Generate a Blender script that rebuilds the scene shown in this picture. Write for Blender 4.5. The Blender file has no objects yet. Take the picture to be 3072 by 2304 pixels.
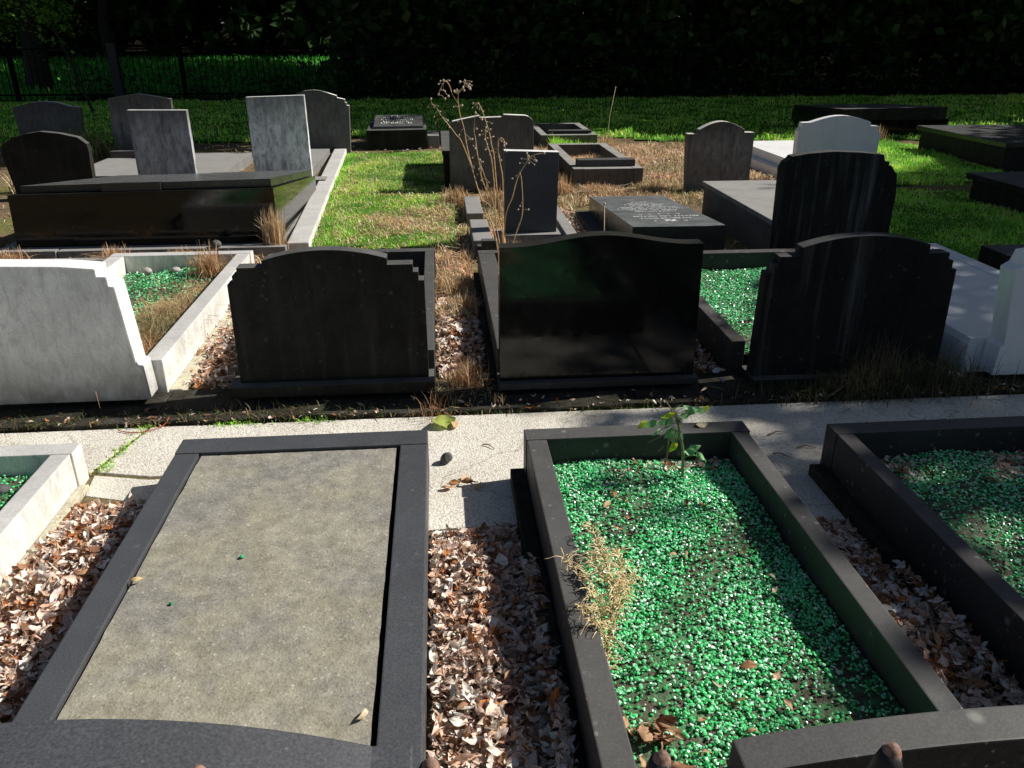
import bpy, bmesh, math, random
import numpy as np
from mathutils import Vector, Matrix

random.seed(7)
RNG = np.random.default_rng(11)
PI = math.pi
scene = bpy.context.scene
COL = scene.collection

# ------------------------------------------------------------------ light directions
SUN_EL = math.radians(40.0)
SUN_AZ = math.radians(10.0)            # turned from +X towards +Y
SUN = Vector((math.cos(SUN_EL) * math.cos(SUN_AZ), math.cos(SUN_EL) * math.sin(SUN_AZ), math.sin(SUN_EL)))
KX, KY = SUN.x / SUN.z, SUN.y / SUN.z  # a point at height h shades the ground at (x-h*KX, y-h*KY)

# ------------------------------------------------------------------ node helpers
class NG:
    def __init__(self, name):
        self.m = bpy.data.materials.new(name)
        self.m.use_nodes = True
        self.t = self.m.node_tree
        self.n = self.t.nodes
        self.b = self.n["Principled BSDF"]
    def new(self, typ, **kw):
        nd = self.n.new(typ)
        for k, v in kw.items():
            setattr(nd, k, v)
        return nd
    def link(self, a, b):
        self.t.links.new(a, b)
    def coords(self, scale=(1, 1, 1), world=False):
        tc = self.new('ShaderNodeTexCoord')
        mp = self.new('ShaderNodeMapping')
        mp.inputs['Scale'].default_value = scale
        if world:
            g = self.new('ShaderNodeNewGeometry')
            self.link(g.outputs['Position'], mp.inputs['Vector'])
        else:
            oi = self.new('ShaderNodeObjectInfo')
            ad = self.new('ShaderNodeVectorMath', operation='ADD')
            ml = self.new('ShaderNodeMath', operation='MULTIPLY')
            ml.inputs[1].default_value = 37.0
            self.link(oi.outputs['Random'], ml.inputs[0])
            self.link(tc.outputs['Object'], ad.inputs[0])
            self.link(ml.outputs[0], ad.inputs[1])
            self.link(ad.outputs[0], mp.inputs['Vector'])
        return mp.outputs[0]
    def noise(self, vec, scale, detail=5, rough=.55, dist=0):
        nd = self.new('ShaderNodeTexNoise')
        nd.inputs['Scale'].default_value = scale
        nd.inputs['Detail'].default_value = detail
        nd.inputs['Roughness'].default_value = rough
        nd.inputs['Distortion'].default_value = dist
        self.link(vec, nd.inputs['Vector'])
        return nd.outputs['Fac']
    def voro(self, vec, scale, out='Distance', rnd=1.0):
        nd = self.new('ShaderNodeTexVoronoi')
        nd.inputs['Scale'].default_value = scale
        nd.inputs['Randomness'].default_value = rnd
        self.link(vec, nd.inputs['Vector'])
        return nd.outputs[out]
    def ramp(self, fac, stops):
        nd = self.new('ShaderNodeValToRGB')
        cr = nd.color_ramp
        while len(cr.elements) < len(stops):
            cr.elements.new(0.5)
        for e, (p, c) in zip(cr.elements, stops):
            e.position = p
            e.color = (c, c, c, 1) if not isinstance(c, tuple) else (*c, 1)
        self.link(fac, nd.inputs['Fac'])
        return nd.outputs['Color']
    def mix(self, fac, a, b, mode='MIX'):
        nd = self.new('ShaderNodeMix', data_type='RGBA', blend_type=mode)
        for sock, v in ((nd.inputs[0], fac), (nd.inputs[6], a), (nd.inputs[7], b)):
            if isinstance(v, (int, float)):
                sock.default_value = v if sock == nd.inputs[0] else (v, v, v, 1)
            elif isinstance(v, tuple):
                sock.default_value = (*v, 1)
            else:
                self.link(v, sock)
        return nd.outputs[2]
    def math(self, op, a, b=0.0):
        nd = self.new('ShaderNodeMath', operation=op)
        for sock, v in ((nd.inputs[0], a), (nd.inputs[1], b)):
            if isinstance(v, (int, float)):
                sock.default_value = v
            else:
                self.link(v, sock)
        return nd.outputs[0]
    def bump(self, h, strength=.3, dist=.01):
        nd = self.new('ShaderNodeBump')
        nd.inputs['Strength'].default_value = strength
        nd.inputs['Distance'].default_value = dist
        self.link(h, nd.inputs['Height'])
        self.link(nd.outputs[0], self.b.inputs['Normal'])
    def zval(self):
        g = self.new('ShaderNodeNewGeometry')
        s = self.new('ShaderNodeSeparateXYZ')
        self.link(g.outputs['Position'], s.inputs[0])
        return s.outputs
    def base(self, c):
        if isinstance(c, tuple):
            self.b.inputs['Base Color'].default_value = (*c, 1)
        else:
            self.link(c, self.b.inputs['Base Color'])
    def set(self, **kw):
        for k, v in kw.items():
            s = self.b.inputs[k.replace('_', ' ')]
            if isinstance(v, (int, float)):
                s.default_value = v
            else:
                self.link(v, s)

def sc(c, k):
    return tuple(max(0, min(1, x * k)) for x in c)

def stone(name, base, rough=.55, var=.35, speck=.25, lichen=.0, streak=None, streak_amt=.5, dirt=.0,
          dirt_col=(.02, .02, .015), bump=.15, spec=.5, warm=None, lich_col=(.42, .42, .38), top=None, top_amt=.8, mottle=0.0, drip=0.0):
    g = NG(name)
    v = g.coords()
    big = g.noise(v, 2.6, 6, .6)
    col = g.mix(g.ramp(big, [(.3, 0.0), (.7, 1.0)]), sc(base, 1 - var), sc(base, 1 + var))
    if warm:
        w = g.ramp(g.noise(v, 4.3, 5, .6), [(.45, 0.0), (.72, 1.0)])
        col = g.mix(w, col, warm)
    grain = g.noise(v, 230, 2, .7)
    col = g.mix(speck, col, g.ramp(grain, [(.3, .35), (.5, 1.0), (.72, 1.9)]), 'MULTIPLY')
    if mottle:
        mv = g.coords((14, 14, 5))
        m1 = g.ramp(g.noise(mv, 1.8, 7, .72, .6), [(.36, .35), (.52, 1.0), (.70, 1.35)])
        col = g.mix(mottle, col, m1, 'MULTIPLY')
    if streak:
        sv = g.coords((9, 9, .55))
        s1 = g.ramp(g.noise(sv, 1.6, 5, .6), [(.50, 0.0), (.66, 1.0)])
        sv2 = g.coords((26, 26, .8))
        s2 = g.ramp(g.noise(sv2, 1.3, 4, .65), [(.42, .2), (.7, 1.0)])
        f = g.math('MULTIPLY', s1, s2)
        f = g.math('MULTIPLY', f, streak_amt)
        col = g.mix(f, col, streak)
    if drip:
        # rain-stain darkening that hangs from the head of the stone in uneven tongues
        tc = g.new('ShaderNodeTexCoord')
        sp = g.new('ShaderNodeSeparateXYZ')
        g.link(tc.outputs['Generated'], sp.inputs[0])
        tv = g.coords((11, 11, .9))
        tn = g.noise(tv, 1.5, 5, .65)
        hh = g.math('ADD', sp.outputs[2], g.math('MULTIPLY', g.math('SUBTRACT', tn, .5), .55))
        col = g.mix(g.math('MULTIPLY', g.ramp(hh, [(.62, 0.0), (.98, 1.0)]), drip), col, sc(base, .22))
    if dirt:
        z = g.zval()[2]
        dz = g.ramp(z, [(.02, 1.0), (.30, 0.0)])
        nn = g.ramp(g.noise(v, 9, 6, .65), [(.3, .35), (.65, 1.0)])
        col = g.mix(g.math('MULTIPLY', g.math('MULTIPLY', dz, nn), dirt), col, dirt_col)
    if top:  # up-facing faces toned apart: weathering plus sun brightness put into the colour
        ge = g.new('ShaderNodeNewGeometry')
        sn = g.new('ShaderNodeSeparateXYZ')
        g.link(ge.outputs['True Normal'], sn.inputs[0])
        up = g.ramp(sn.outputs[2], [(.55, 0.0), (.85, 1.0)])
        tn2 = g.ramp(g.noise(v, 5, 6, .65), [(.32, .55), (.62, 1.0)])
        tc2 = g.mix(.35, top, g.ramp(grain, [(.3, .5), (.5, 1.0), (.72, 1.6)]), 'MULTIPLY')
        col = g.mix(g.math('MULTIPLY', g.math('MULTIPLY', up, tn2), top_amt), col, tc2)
    if lichen:
        vo = g.voro(v, 26)
        spots = g.ramp(vo, [(.10, 1.0), (.22, 0.0)])
        msk = g.ramp(g.noise(v, 6, 4, .6), [(.50, 0.0), (.62, 1.0)])
        col = g.mix(g.math('MULTIPLY', g.math('MULTIPLY', spots, msk), lichen), col, lich_col)
        vo2 = g.voro(v, 9)
        spots2 = g.ramp(vo2, [(.05, 1.0), (.12, 0.0)])
        col = g.mix(g.math('MULTIPLY', spots2, lichen * .7), col, lich_col)
        vo3 = g.voro(v, 48)
        spots3 = g.ramp(vo3, [(.07, 1.0), (.15, 0.0)])
        msk3 = g.ramp(g.noise(v, 9, 3, .6), [(.52, 0.0), (.60, 1.0)])
        col = g.mix(g.math('MULTIPLY', g.math('MULTIPLY', spots3, msk3), min(1, lichen * 1.3)), col, lich_col)
        sm = g.ramp(g.noise(v, 3.1, 6, .7), [(.50, 0.0), (.75, .5)])
        col = g.mix(g.math('MULTIPLY', sm, lichen), col, sc(base, 2.4))
    g.base(col)
    rr = g.ramp(g.noise(v, 14, 4, .6), [(.3, max(0, rough - .10)), (.7, min(1, rough + .10))])
    g.set(Roughness=rr, Specular_IOR_Level=spec)
    if bump:
        h = g.mix(.5, grain, g.noise(v, 60, 4, .6))
        g.bump(h, bump, .004)
    return g.m

M = {}
M['granite_grey'] = stone('granite_grey', (.066, .069, .077), .5, .14, .5, .12, bump=.06, spec=.35)
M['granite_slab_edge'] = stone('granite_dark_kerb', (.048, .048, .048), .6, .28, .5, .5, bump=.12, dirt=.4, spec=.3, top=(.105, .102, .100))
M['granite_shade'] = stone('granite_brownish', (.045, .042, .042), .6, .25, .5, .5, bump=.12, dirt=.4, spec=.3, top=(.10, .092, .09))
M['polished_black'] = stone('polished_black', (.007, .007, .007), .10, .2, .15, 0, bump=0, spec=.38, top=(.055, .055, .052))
M['polished_top'] = stone('honed_black', (.020, .021, .022), .30, .15, .35, 0, bump=.02, spec=.6, top=(.16, .163, .165))  # black stone; brightness of its lit top put into the colour
M['inscribed_top'] = stone('sky_sheen_top', (.022, .024, .026), .30, .10, .35, 0, bump=.02, spec=.6, top=(.20, .215, .22), top_amt=1.0)  # dark polished stone, the grey sky sheen of its top put into colour
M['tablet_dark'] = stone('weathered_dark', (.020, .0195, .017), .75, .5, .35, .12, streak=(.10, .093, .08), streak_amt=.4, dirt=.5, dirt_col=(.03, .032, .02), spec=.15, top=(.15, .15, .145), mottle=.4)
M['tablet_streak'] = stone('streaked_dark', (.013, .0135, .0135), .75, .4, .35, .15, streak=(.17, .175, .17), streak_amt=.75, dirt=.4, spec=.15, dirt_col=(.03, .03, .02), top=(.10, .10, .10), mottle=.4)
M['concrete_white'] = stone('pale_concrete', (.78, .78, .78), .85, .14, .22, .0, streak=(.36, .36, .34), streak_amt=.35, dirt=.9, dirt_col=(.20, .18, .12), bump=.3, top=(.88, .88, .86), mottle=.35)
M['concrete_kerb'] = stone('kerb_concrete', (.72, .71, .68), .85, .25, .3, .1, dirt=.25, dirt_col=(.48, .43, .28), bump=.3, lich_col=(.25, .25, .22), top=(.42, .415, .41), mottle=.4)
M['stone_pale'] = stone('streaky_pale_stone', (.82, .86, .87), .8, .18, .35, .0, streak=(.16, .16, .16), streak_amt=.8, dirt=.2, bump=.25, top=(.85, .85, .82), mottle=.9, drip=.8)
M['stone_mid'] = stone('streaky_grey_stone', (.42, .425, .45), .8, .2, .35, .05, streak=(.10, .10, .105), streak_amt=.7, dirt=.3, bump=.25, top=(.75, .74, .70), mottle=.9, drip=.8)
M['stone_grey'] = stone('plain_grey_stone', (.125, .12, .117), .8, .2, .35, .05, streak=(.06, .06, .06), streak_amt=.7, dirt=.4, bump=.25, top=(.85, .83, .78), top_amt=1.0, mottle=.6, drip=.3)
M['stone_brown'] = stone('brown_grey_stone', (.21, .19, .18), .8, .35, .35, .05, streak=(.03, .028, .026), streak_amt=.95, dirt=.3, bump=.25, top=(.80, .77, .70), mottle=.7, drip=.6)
M['granite_blue'] = stone('blue_grey_granite', (.075, .083, .093), .6, .12, .6, .0, bump=.06, spec=.25, top=(.85, .86, .86), top_amt=1.0)  # near-white upper faces carry sun glare in their colour
M['marble_white'] = stone('white_marble', (.95, .96, .98), .38, .06, .06, 0, streak=(.72, .74, .78), streak_amt=.3, dirt=.2, dirt_col=(.45, .46, .36), bump=.04, mottle=.08)
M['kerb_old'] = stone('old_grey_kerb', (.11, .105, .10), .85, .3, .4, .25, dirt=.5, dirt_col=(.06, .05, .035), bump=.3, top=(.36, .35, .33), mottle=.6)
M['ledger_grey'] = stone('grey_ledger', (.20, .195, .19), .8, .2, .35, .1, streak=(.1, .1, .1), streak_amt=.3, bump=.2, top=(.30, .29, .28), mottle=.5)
M['foundation'] = stone('foundation_concrete', (.52, .48, .36), .9, .3, .4, .1, dirt=.0, bump=.5, lich_col=(.5, .5, .46), mottle=.5)
M['beam'] = stone('beam_concrete', (.055, .051, .042), .95, .5, .4, .1, warm=(.03, .026, .016), bump=.8, mottle=.9, spec=.1)  # concrete darkened to carry soil and the headstones' shadow in its colour
M['letter_white'] = stone('letter_white', (.85, .85, .83), .6, .05, 0, bump=0)

def path_material():
    g = NG('path_concrete')
    v = g.coords(world=True)
    big = g.ramp(g.noise(v, 3.2, 6, .65), [(.3, 0.0), (.7, 1.0)])
    col = g.mix(big, (.68, .64, .55), (.92, .88, .79))
    agg = g.voro(v, 130, 'Color')
    sepa = g.new('ShaderNodeSeparateColor')
    g.link(agg, sepa.inputs[0])
    peb = g.ramp(sepa.outputs[0], [(.0, (.22, .20, .18)), (.12, (.62, .58, .50)), (.45, (.84, .80, .72)), (.8, (.68, .62, .52)), (1.0, (.95, .93, .88))])
    mk = g.ramp(g.noise(v, 7, 4, .6), [(.35, .2), (.65, .65)])
    col = g.mix(mk, col, peb)
    dist = g.voro(v, 130)
    edge = g.ramp(dist, [(.3, 1.0), (.8, .5)])
    col = g.mix(.6, col, edge, 'MULTIPLY')
    st = g.ramp(g.noise(v, 1.7, 7, .7), [(.52, 0.0), (.68, .5)])
    col = g.mix(st, col, (.36, .32, .24))
    dv = g.new('ShaderNodeVectorMath', operation='ADD')
    nz = g.new('ShaderNodeTexNoise')
    nz.inputs['Scale'].default_value = 5
    nz.inputs['Detail'].default_value = 6
    g.link(v, nz.inputs['Vector'])
    sc_ = g.new('ShaderNodeVectorMath', operation='SCALE')
    sc_.inputs['Scale'].default_value = .35
    g.link(nz.outputs['Color'], sc_.inputs[0])
    g.link(v, dv.inputs[0])
    g.link(sc_.outputs[0], dv.inputs[1])
    ve = g.new('ShaderNodeTexVoronoi', feature='DISTANCE_TO_EDGE')
    ve.inputs['Scale'].default_value = 1.05
    g.link(dv.outputs[0], ve.inputs['Vector'])
    crack = g.ramp(ve.outputs['Distance'], [(.0015, .45), (.006, 0.0)])
    col = g.mix(crack, col, (.07, .06, .045))
    damp = g.ramp(g.noise(v, .9, 5, .6), [(.56, 0.0), (.70, .35)])
    col = g.mix(damp, col, (.33, .31, .22))
    g.base(col)
    g.set(Roughness=.9)
    g.bump(g.math('SUBTRACT', g.noise(v, 40, 5, .6), g.math('MULTIPLY', dist, .8)), .5, .006)
    return g.m
M['path'] = path_material()

def slab_material():
    g = NG('pebbly_infill')
    v = g.coords()
    big = g.ramp(g.noise(v, 3.0, 7, .68), [(.32, 0.0), (.68, 1.0)])
    col = g.mix(big, (.165, .162, .16), (.37, .345, .25))
    b2 = g.ramp(g.noise(v, 8.5, 6, .6), [(.42, 0.0), (.60, .85)])
    col = g.mix(b2, col, (.285, .262, .18))
    b3 = g.ramp(g.noise(v, 1.6, 5, .6), [(.46, 0.0), (.60, .75)])
    col = g.mix(b3, col, (.17, .168, .172))
    agg = g.voro(v, 170, 'Color')
    sepa = g.new('ShaderNodeSeparateColor')
    g.link(agg, sepa.inputs[0])
    peb = g.ramp(sepa.outputs[0], [(.0, (.10, .10, .09)), (.08, (.22, .20, .16)), (.4, (.30, .285, .23)), (.85, (.36, .34, .29)), (.97, (.40, .38, .32)), (1.0, (.75, .72, .62))])
    col = g.mix(.38, col, peb)
    b4 = g.ramp(g.noise(v, 22, 5, .65), [(.35, .72), (.65, 1.22)])
    col = g.mix(.8, col, b4, 'MULTIPLY')
    pits = g.ramp(g.voro(v, 42), [(.05, 1.0), (.11, 0.0)])
    pm = g.ramp(g.noise(v, 5, 3, .5), [(.5, 0.0), (.6, .8)])
    col = g.mix(g.math('MULTIPLY', pits, pm), col, (.03, .03, .03))
    g.base(col)
    g.set(Roughness=.9)
    g.bump(g.mix(.5, g.noise(v, 90, 4, .6), g.voro(v, 170)), .45, .004)
    return g.m
M['infill'] = slab_material()

def ground_material():
    g = NG('soil')
    v = g.coords(world=True)
    n = g.noise(v, 1.1, 7, .65)
    col = g.ramp(n, [(.3, (.10, .075, .045)), (.5, (.22, .165, .10)), (.66, (.17, .18, .06)), (.8, (.40, .31, .20))])
    col = g.mix(.6, col, g.ramp(g.noise(v, 45, 4, .7), [(.3, .3), (.55, 1.0), (.75, 1.7)]), 'MULTIPLY')
    far = g.ramp(g.math('MULTIPLY', g.zval()[1], .01), [(.215, 0.0), (.235, 1.0)])  # beyond the fence: leaf mould darkened, the wood's shade put into colour
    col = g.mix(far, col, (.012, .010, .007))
    g.base(col)
    g.set(Roughness=1.0, Specular_IOR_Level=0.0)
    g.bump(g.noise(v, 30, 6, .65), .7, .03)
    return g.m
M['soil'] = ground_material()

def lawn_material():
    g = NG('turf')
    v = g.coords(world=True)
    n = g.noise(v, 1.6, 6, .65)
    col = g.ramp(n, [(.3, (.05, .15, .02)), (.6, (.10, .26, .03)), (.8, (.16, .28, .05))])
    col = g.mix(.7, col, g.ramp(g.noise(v, 60, 3, .7), [(.3, .25), (.55, 1.0), (.75, 1.6)]), 'MULTIPLY')
    g.base(col)
    g.set(Roughness=1.0, Specular_IOR_Level=0.05)
    g.bump(g.noise(v, 50, 4, .65), .8, .03)
    return g.m
M['turf'] = lawn_material()

def attr_material(name, rough=.6, spec=.3, transl=0.0, coat=0.0, var=0.0, grain=0.0, transm=0.0):
    g = NG(name)
    at = g.new('ShaderNodeAttribute')
    at.attribute_name = 'Col'
    col = at.outputs['Color']
    if grain:
        v = g.coords()
        col = g.mix(grain, col, g.ramp(g.noise(v, 160, 3, .7), [(.3, .45), (.55, 1.0), (.75, 1.5)]), 'MULTIPLY')
    g.base(col)
    g.set(Roughness=rough, Specular_IOR_Level=spec, Coat_Weight=coat)
    if coat:
        g.set(Coat_Roughness=.12)
    if transl:
        tr = g.new('ShaderNodeBsdfTranslucent')
        g.link(col, tr.inputs['Color'])
        mx = g.new('ShaderNodeMixShader')
        mx.inputs[0].default_value = transl
        g.link(g.b.outputs[0], mx.inputs[1])
        g.link(tr.outputs[0], mx.inputs[2])
        g.link(mx.outputs[0], g.n['Material Output'].inputs['Surface'])
    return g.m
M['leaf_dry'] = attr_material('dry_leaf', .55, .35, .15, grain=.5)
M['glass_chip'] = attr_material('green_glass', .22, .6, .06)
M['blade'] = attr_material('grass_blade', .55, .3, .35)
M['straw'] = attr_material('straw', .7, .2, .2)
M['leaf_green'] = attr_material('green_leaf', .45, .4, .3)
M['foliage'] = attr_material('tree_foliage', .6, .25, .25)

def bark_material():
    g = NG('bark')
    v = g.coords((6, 6, 1.2))
    g.base(g.ramp(g.noise(v, 3, 6, .65), [(.3, (.012, .010, .008)), (.7, (.045, .038, .03))]))
    g.set(Roughness=.9)
    g.bump(g.noise(v, 4, 6, .7), .8, .04)
    return g.m
M['bark'] = bark_material()

def plain(name, c, rough=.6, metal=0.0, var=.3, scale=20):
    g = NG(name)
    v = g.coords()
    g.base(g.mix(g.ramp(g.noise(v, scale, 5, .65), [(.3, 0.0), (.7, 1.0)]), sc(c, 1 - var), sc(c, 1 + var)))
    g.set(Roughness=rough, Metallic=metal)
    g.bump(g.noise(v, scale * 3, 4, .6), .2, .003)
    return g.m
M['iron'] = plain('painted_iron', (.012, .013, .016), .55, 0, .4, 60)
M['fence_iron'] = plain('dull_fence_iron', (.004, .0045, .005), .9, 0, .4, 60)
M['fence_iron'].node_tree.nodes['Principled BSDF'].inputs['Specular IOR Level'].default_value = .1
M['rust'] = plain('worn_rust', (.26, .15, .11), .7, 0, .75, 160)
M['pebble_dark'] = plain('dark_stone', (.085, .085, .088), .8, 0, .3, 40)
M['pebble_pale'] = plain('pale_stone', (.42, .38, .36), .8, 0, .3, 40)
M['fir_cone'] = plain('crumbly_brown', (.10, .07, .04), .9, 0, .5, 70)
M['stem_woody'] = plain('woody_stem', (.22, .15, .09), .7, 0, .4, 60)
M['stem_pale'] = plain('straw_stem', (.95, .69, .40), .6, 0, .3, 30)
M['stem_gold'] = plain('golden_stalk', (.66, .43, .21), .6, 0, .35, 30)
M['stem_green'] = plain('green_stem', (.16, .24, .08), .5, 0, .3, 40)
M['seed'] = plain('seed_husk', (.55, .45, .34), .7, 0, .3, 60)
M['red_string'] = plain('red_plastic', (.45, .05, .03), .4, 0, .1, 10)

# ------------------------------------------------------------------ object helpers
def props(o, label=None, cat=None, group=None, kind=None):
    if label: o['label'] = label
    if cat: o['category'] = cat
    if group: o['group'] = group
    if kind: o['kind'] = kind
    return o

def thing(name, label, cat, loc, rotz=0.0, group=None):
    o = bpy.data.objects.new(name, None)
    o.empty_display_size = .1
    COL.objects.link(o)
    o.location = loc
    o.rotation_euler = (0, 0, rotz)
    return props(o, label, cat, group)

def link_mesh(name, me, mat, parent=None):
    o = bpy.data.objects.new(name, me)
    if mat and not me.materials:
        me.materials.append(mat)
    COL.objects.link(o)
    o.parent = parent
    return o

def finish(name, bm, mat, parent=None, bevel=.004, seg=2, smooth=False, tri=False):
    bmesh.ops.remove_doubles(bm, verts=bm.verts, dist=1e-5)
    bmesh.ops.recalc_face_normals(bm, faces=bm.faces)
    if bevel:
        ed = [e for e in bm.edges if len(e.link_faces) == 2 and e.calc_face_angle(0) > math.radians(22)]
        bmesh.ops.bevel(bm, geom=ed, offset=bevel, segments=seg, profile=.6, affect='EDGES', clamp_overlap=True)
    big = [f for f in bm.faces if len(f.verts) > 4]
    if big:
        bmesh.ops.triangulate(bm, faces=big)
    me = bpy.data.meshes.new(name)
    bm.to_mesh(me)
    bm.free()
    for p in me.polygons:
        p.use_smooth = smooth
    return link_mesh(name, me, mat, parent)

def boxbm(x0, x1, y0, y1, z0, z1, bm=None, jitter=0.0, cuts=0):
    bm = bm or bmesh.new()
    r = bmesh.ops.create_cube(bm, size=1)
    vs = r['verts']
    for v in vs:
        v.co = Vector((x0 + (v.co.x + .5) * (x1 - x0), y0 + (v.co.y + .5) * (y1 - y0), z0 + (v.co.z + .5) * (z1 - z0)))
    return bm

def box(name, mat, par, x0, x1, y0, y1, z0, z1, bevel=.004, off=None):
    ox, oy, oz = off if off is not None else (par.location if par else (0, 0, 0))
    return finish(name, boxbm(x0 - ox, x1 - ox, y0 - oy, y1 - oy, z0 - oz, z1 - oz), mat, par, bevel)

def prism(name, mat, par, pts, y0, y1, bevel=.004, off=None, lean=0.0):
    """pts: (x, z) outline, extruded from y0 to y1."""
    ox, oy, oz = off if off is not None else (par.location if par else (0, 0, 0))
    bm = bmesh.new()
    a = [bm.verts.new((x - ox, y0 - oy, z - oz)) for x, z in pts]
    b = [bm.verts.new((x - ox, y1 - oy, z - oz)) for x, z in pts]
    n = len(pts)
    bm.faces.new(a)
    bm.faces.new(list(reversed(b)))
    for i in range(n):
        bm.faces.new((a[i], b[i], b[(i + 1) % n], a[(i + 1) % n]))
    if lean:
        for v in bm.verts:
            v.co.y += lean * v.co.z
    return finish(name, bm, mat, par, bevel)

def hexa(name, mat, par, c8, bevel=.004):
    """eight corners: bottom 4 (ccw) then top 4 (ccw), world coordinates."""
    ox, oy, oz = par.location if par else (0, 0, 0)
    bm = bmesh.new()
    v = [bm.verts.new((x - ox, y - oy, z - oz)) for x, y, z in c8]
    for f in ((3, 2, 1, 0), (4, 5, 6, 7), (0, 1, 5, 4), (1, 2, 6, 5), (2, 3, 7, 6), (3, 0, 4, 7)):
        bm.faces.new([v[i] for i in f])
    return finish(name, bm, mat, par, bevel)

def np_mesh(name, V, Fc, mat, colors=None, parent=None, smooth=False):
    V = np.asarray(V, dtype=np.float32).reshape(-1, 3)
    Fc = np.asarray(Fc, dtype=np.int32)
    k = Fc.shape[1]
    me = bpy.data.meshes.new(name)
    me.vertices.add(len(V))
    me.vertices.foreach_set('co', V.ravel())
    me.loops.add(Fc.size)
    me.loops.foreach_set('vertex_index', Fc.ravel())
    me.polygons.add(len(Fc))
    me.polygons.foreach_set('loop_start', np.arange(len(Fc), dtype=np.int32) * k)
    me.polygons.foreach_set('use_smooth', np.full(len(Fc), smooth, dtype=bool))
    me.update(calc_edges=True)
    if colors is not None:
        at = me.color_attributes.new('Col', 'FLOAT_COLOR', 'POINT')
        c = np.ones((len(V), 4), dtype=np.float32)
        c[:, :3] = colors
        at.data.foreach_set('color', c.ravel())
    return link_mesh(name, me, mat, parent)

def tube_data(pts, radii, sides=6):
    pts = [Vector(p) for p in pts]
    V, Fq = [], []
    n = len(pts)
    up = Vector((.13, .97, .2)).normalized()
    for i, p in enumerate(pts):
        d = (pts[min(i + 1, n - 1)] - pts[max(i - 1, 0)])
        d = d.normalized() if d.length > 1e-9 else Vector((0, 0, 1))
        a = d.cross(up)
        if a.length < 1e-3:
            a = d.cross(Vector((1, 0, 0)))
        a.normalize()
        b = d.cross(a)
        r = radii[i] if hasattr(radii, '__len__') else radii
        for s in range(sides):
            t = 2 * PI * s / sides
            V.append(p + a * (r * math.cos(t)) + b * (r * math.sin(t)))
    for i in range(n - 1):
        for s in range(sides):
            s2 = (s + 1) % sides
            Fq.append((i * sides + s, i * sides + s2, (i + 1) * sides + s2, (i + 1) * sides + s))
    # close the tip with a fan expressed as a quad strip
    c0 = len(V)
    V.append(pts[-1])
    for s in range(0, sides, 2):
        Fq.append(((n - 1) * sides + s, (n - 1) * sides + (s + 1) % sides, (n - 1) * sides + (s + 2) % sides, c0))
    return [tuple(v) for v in V], Fq

def merge(parts):
    V, Fq = [], []
    for v, f in parts:
        o = len(V)
        V += list(v)
        Fq += [tuple(i + o for i in q) for q in f]
    return V, Fq

def tubes(name, mat, par, polylines, sides=6, smooth=True):
    V, Fq = merge([tube_data(p, r, sides) for p, r in polylines])
    o = par.location if par else Vector((0, 0, 0))
    V = np.array(V) - np.array(o)
    return np_mesh(name, V, Fq, mat, None, par, smooth)

def rotmats(n, tilt, rng=RNG):
    """random yaw, then a tilt about a random horizontal axis."""
    yaw = rng.uniform(0, 2 * PI, n)
    az = rng.uniform(0, 2 * PI, n)
    t = rng.normal(0, tilt, n) if np.isscalar(tilt) else tilt
    cz, sz = np.cos(yaw), np.sin(yaw)
    R1 = np.zeros((n, 3, 3))
    R1[:, 0, 0] = cz; R1[:, 0, 1] = -sz; R1[:, 1, 0] = sz; R1[:, 1, 1] = cz; R1[:, 2, 2] = 1
    ax = np.stack([np.cos(az), np.sin(az), np.zeros(n)], 1)
    K = np.zeros((n, 3, 3))
    K[:, 0, 2] = ax[:, 1]; K[:, 1, 2] = -ax[:, 0]; K[:, 2, 0] = -ax[:, 1]; K[:, 2, 1] = ax[:, 0]
    I = np.eye(3)[None]
    R2 = I + np.sin(t)[:, None, None] * K + (1 - np.cos(t))[:, None, None] * (K @ K)
    return R2 @ R1

def instance(template, faces, R, S, P):
    """template (k,3) or (n,k,3)."""
    n = len(P)
    T = template if template.ndim == 3 else np.broadcast_to(template[None], (n,) + template.shape)
    T = T * S.reshape(n, 1, -1)
    V = np.einsum('nij,nkj->nki', R, T) + P[:, None, :]
    k = T.shape[1]
    Fq = (faces[None] + (np.arange(n) * k)[:, None, None]).reshape(-1, faces.shape[1])
    return V.reshape(-1, 3), Fq, k

# ------------------------------------------------------------------ camera, world, sun
cam = bpy.data.cameras.new('camera')
co = bpy.data.objects.new('camera', cam)
COL.objects.link(co)
F_PX, CX, CY, HZ = 1750.0, 1106.0, 829.5, 65.0
pit = math.atan((CY - HZ) / F_PX)
yaw = math.atan2(CX - 937.0, F_PX / math.cos(pit))
co.location = (0, 0, 1.6)
co.rotation_euler = (PI / 2 - pit, 0, -yaw)
cam.sensor_width = 36.0
cam.lens = 36.0 * F_PX / 2212.0
cam.clip_start = .02
cam.clip_end = 900
scene.camera = co

w = bpy.data.worlds.new('World')
scene.world = w
w.use_nodes = True
wn = w.node_tree
sky = wn.nodes.new('ShaderNodeTexSky')
sky.sky_type = 'NISHITA'
sky.sun_disc = False
sky.sun_elevation = SUN_EL
sky.sun_rotation = PI / 2 - SUN_AZ
bg = wn.nodes['Background']
wn.links.new(sky.outputs[0], bg.inputs['Color'])
bg.inputs['Strength'].default_value = .05

sl = bpy.data.lights.new('sun', 'SUN')
sl.energy = 6.0
sl.angle = math.radians(.5)
sl.color = (1.0, .95, .87)
so = bpy.data.objects.new('sun', sl)
COL.objects.link(so)
so.rotation_euler = (-SUN).to_track_quat('-Z', 'Y').to_euler()
so.location = (20, 6, 20)

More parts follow.
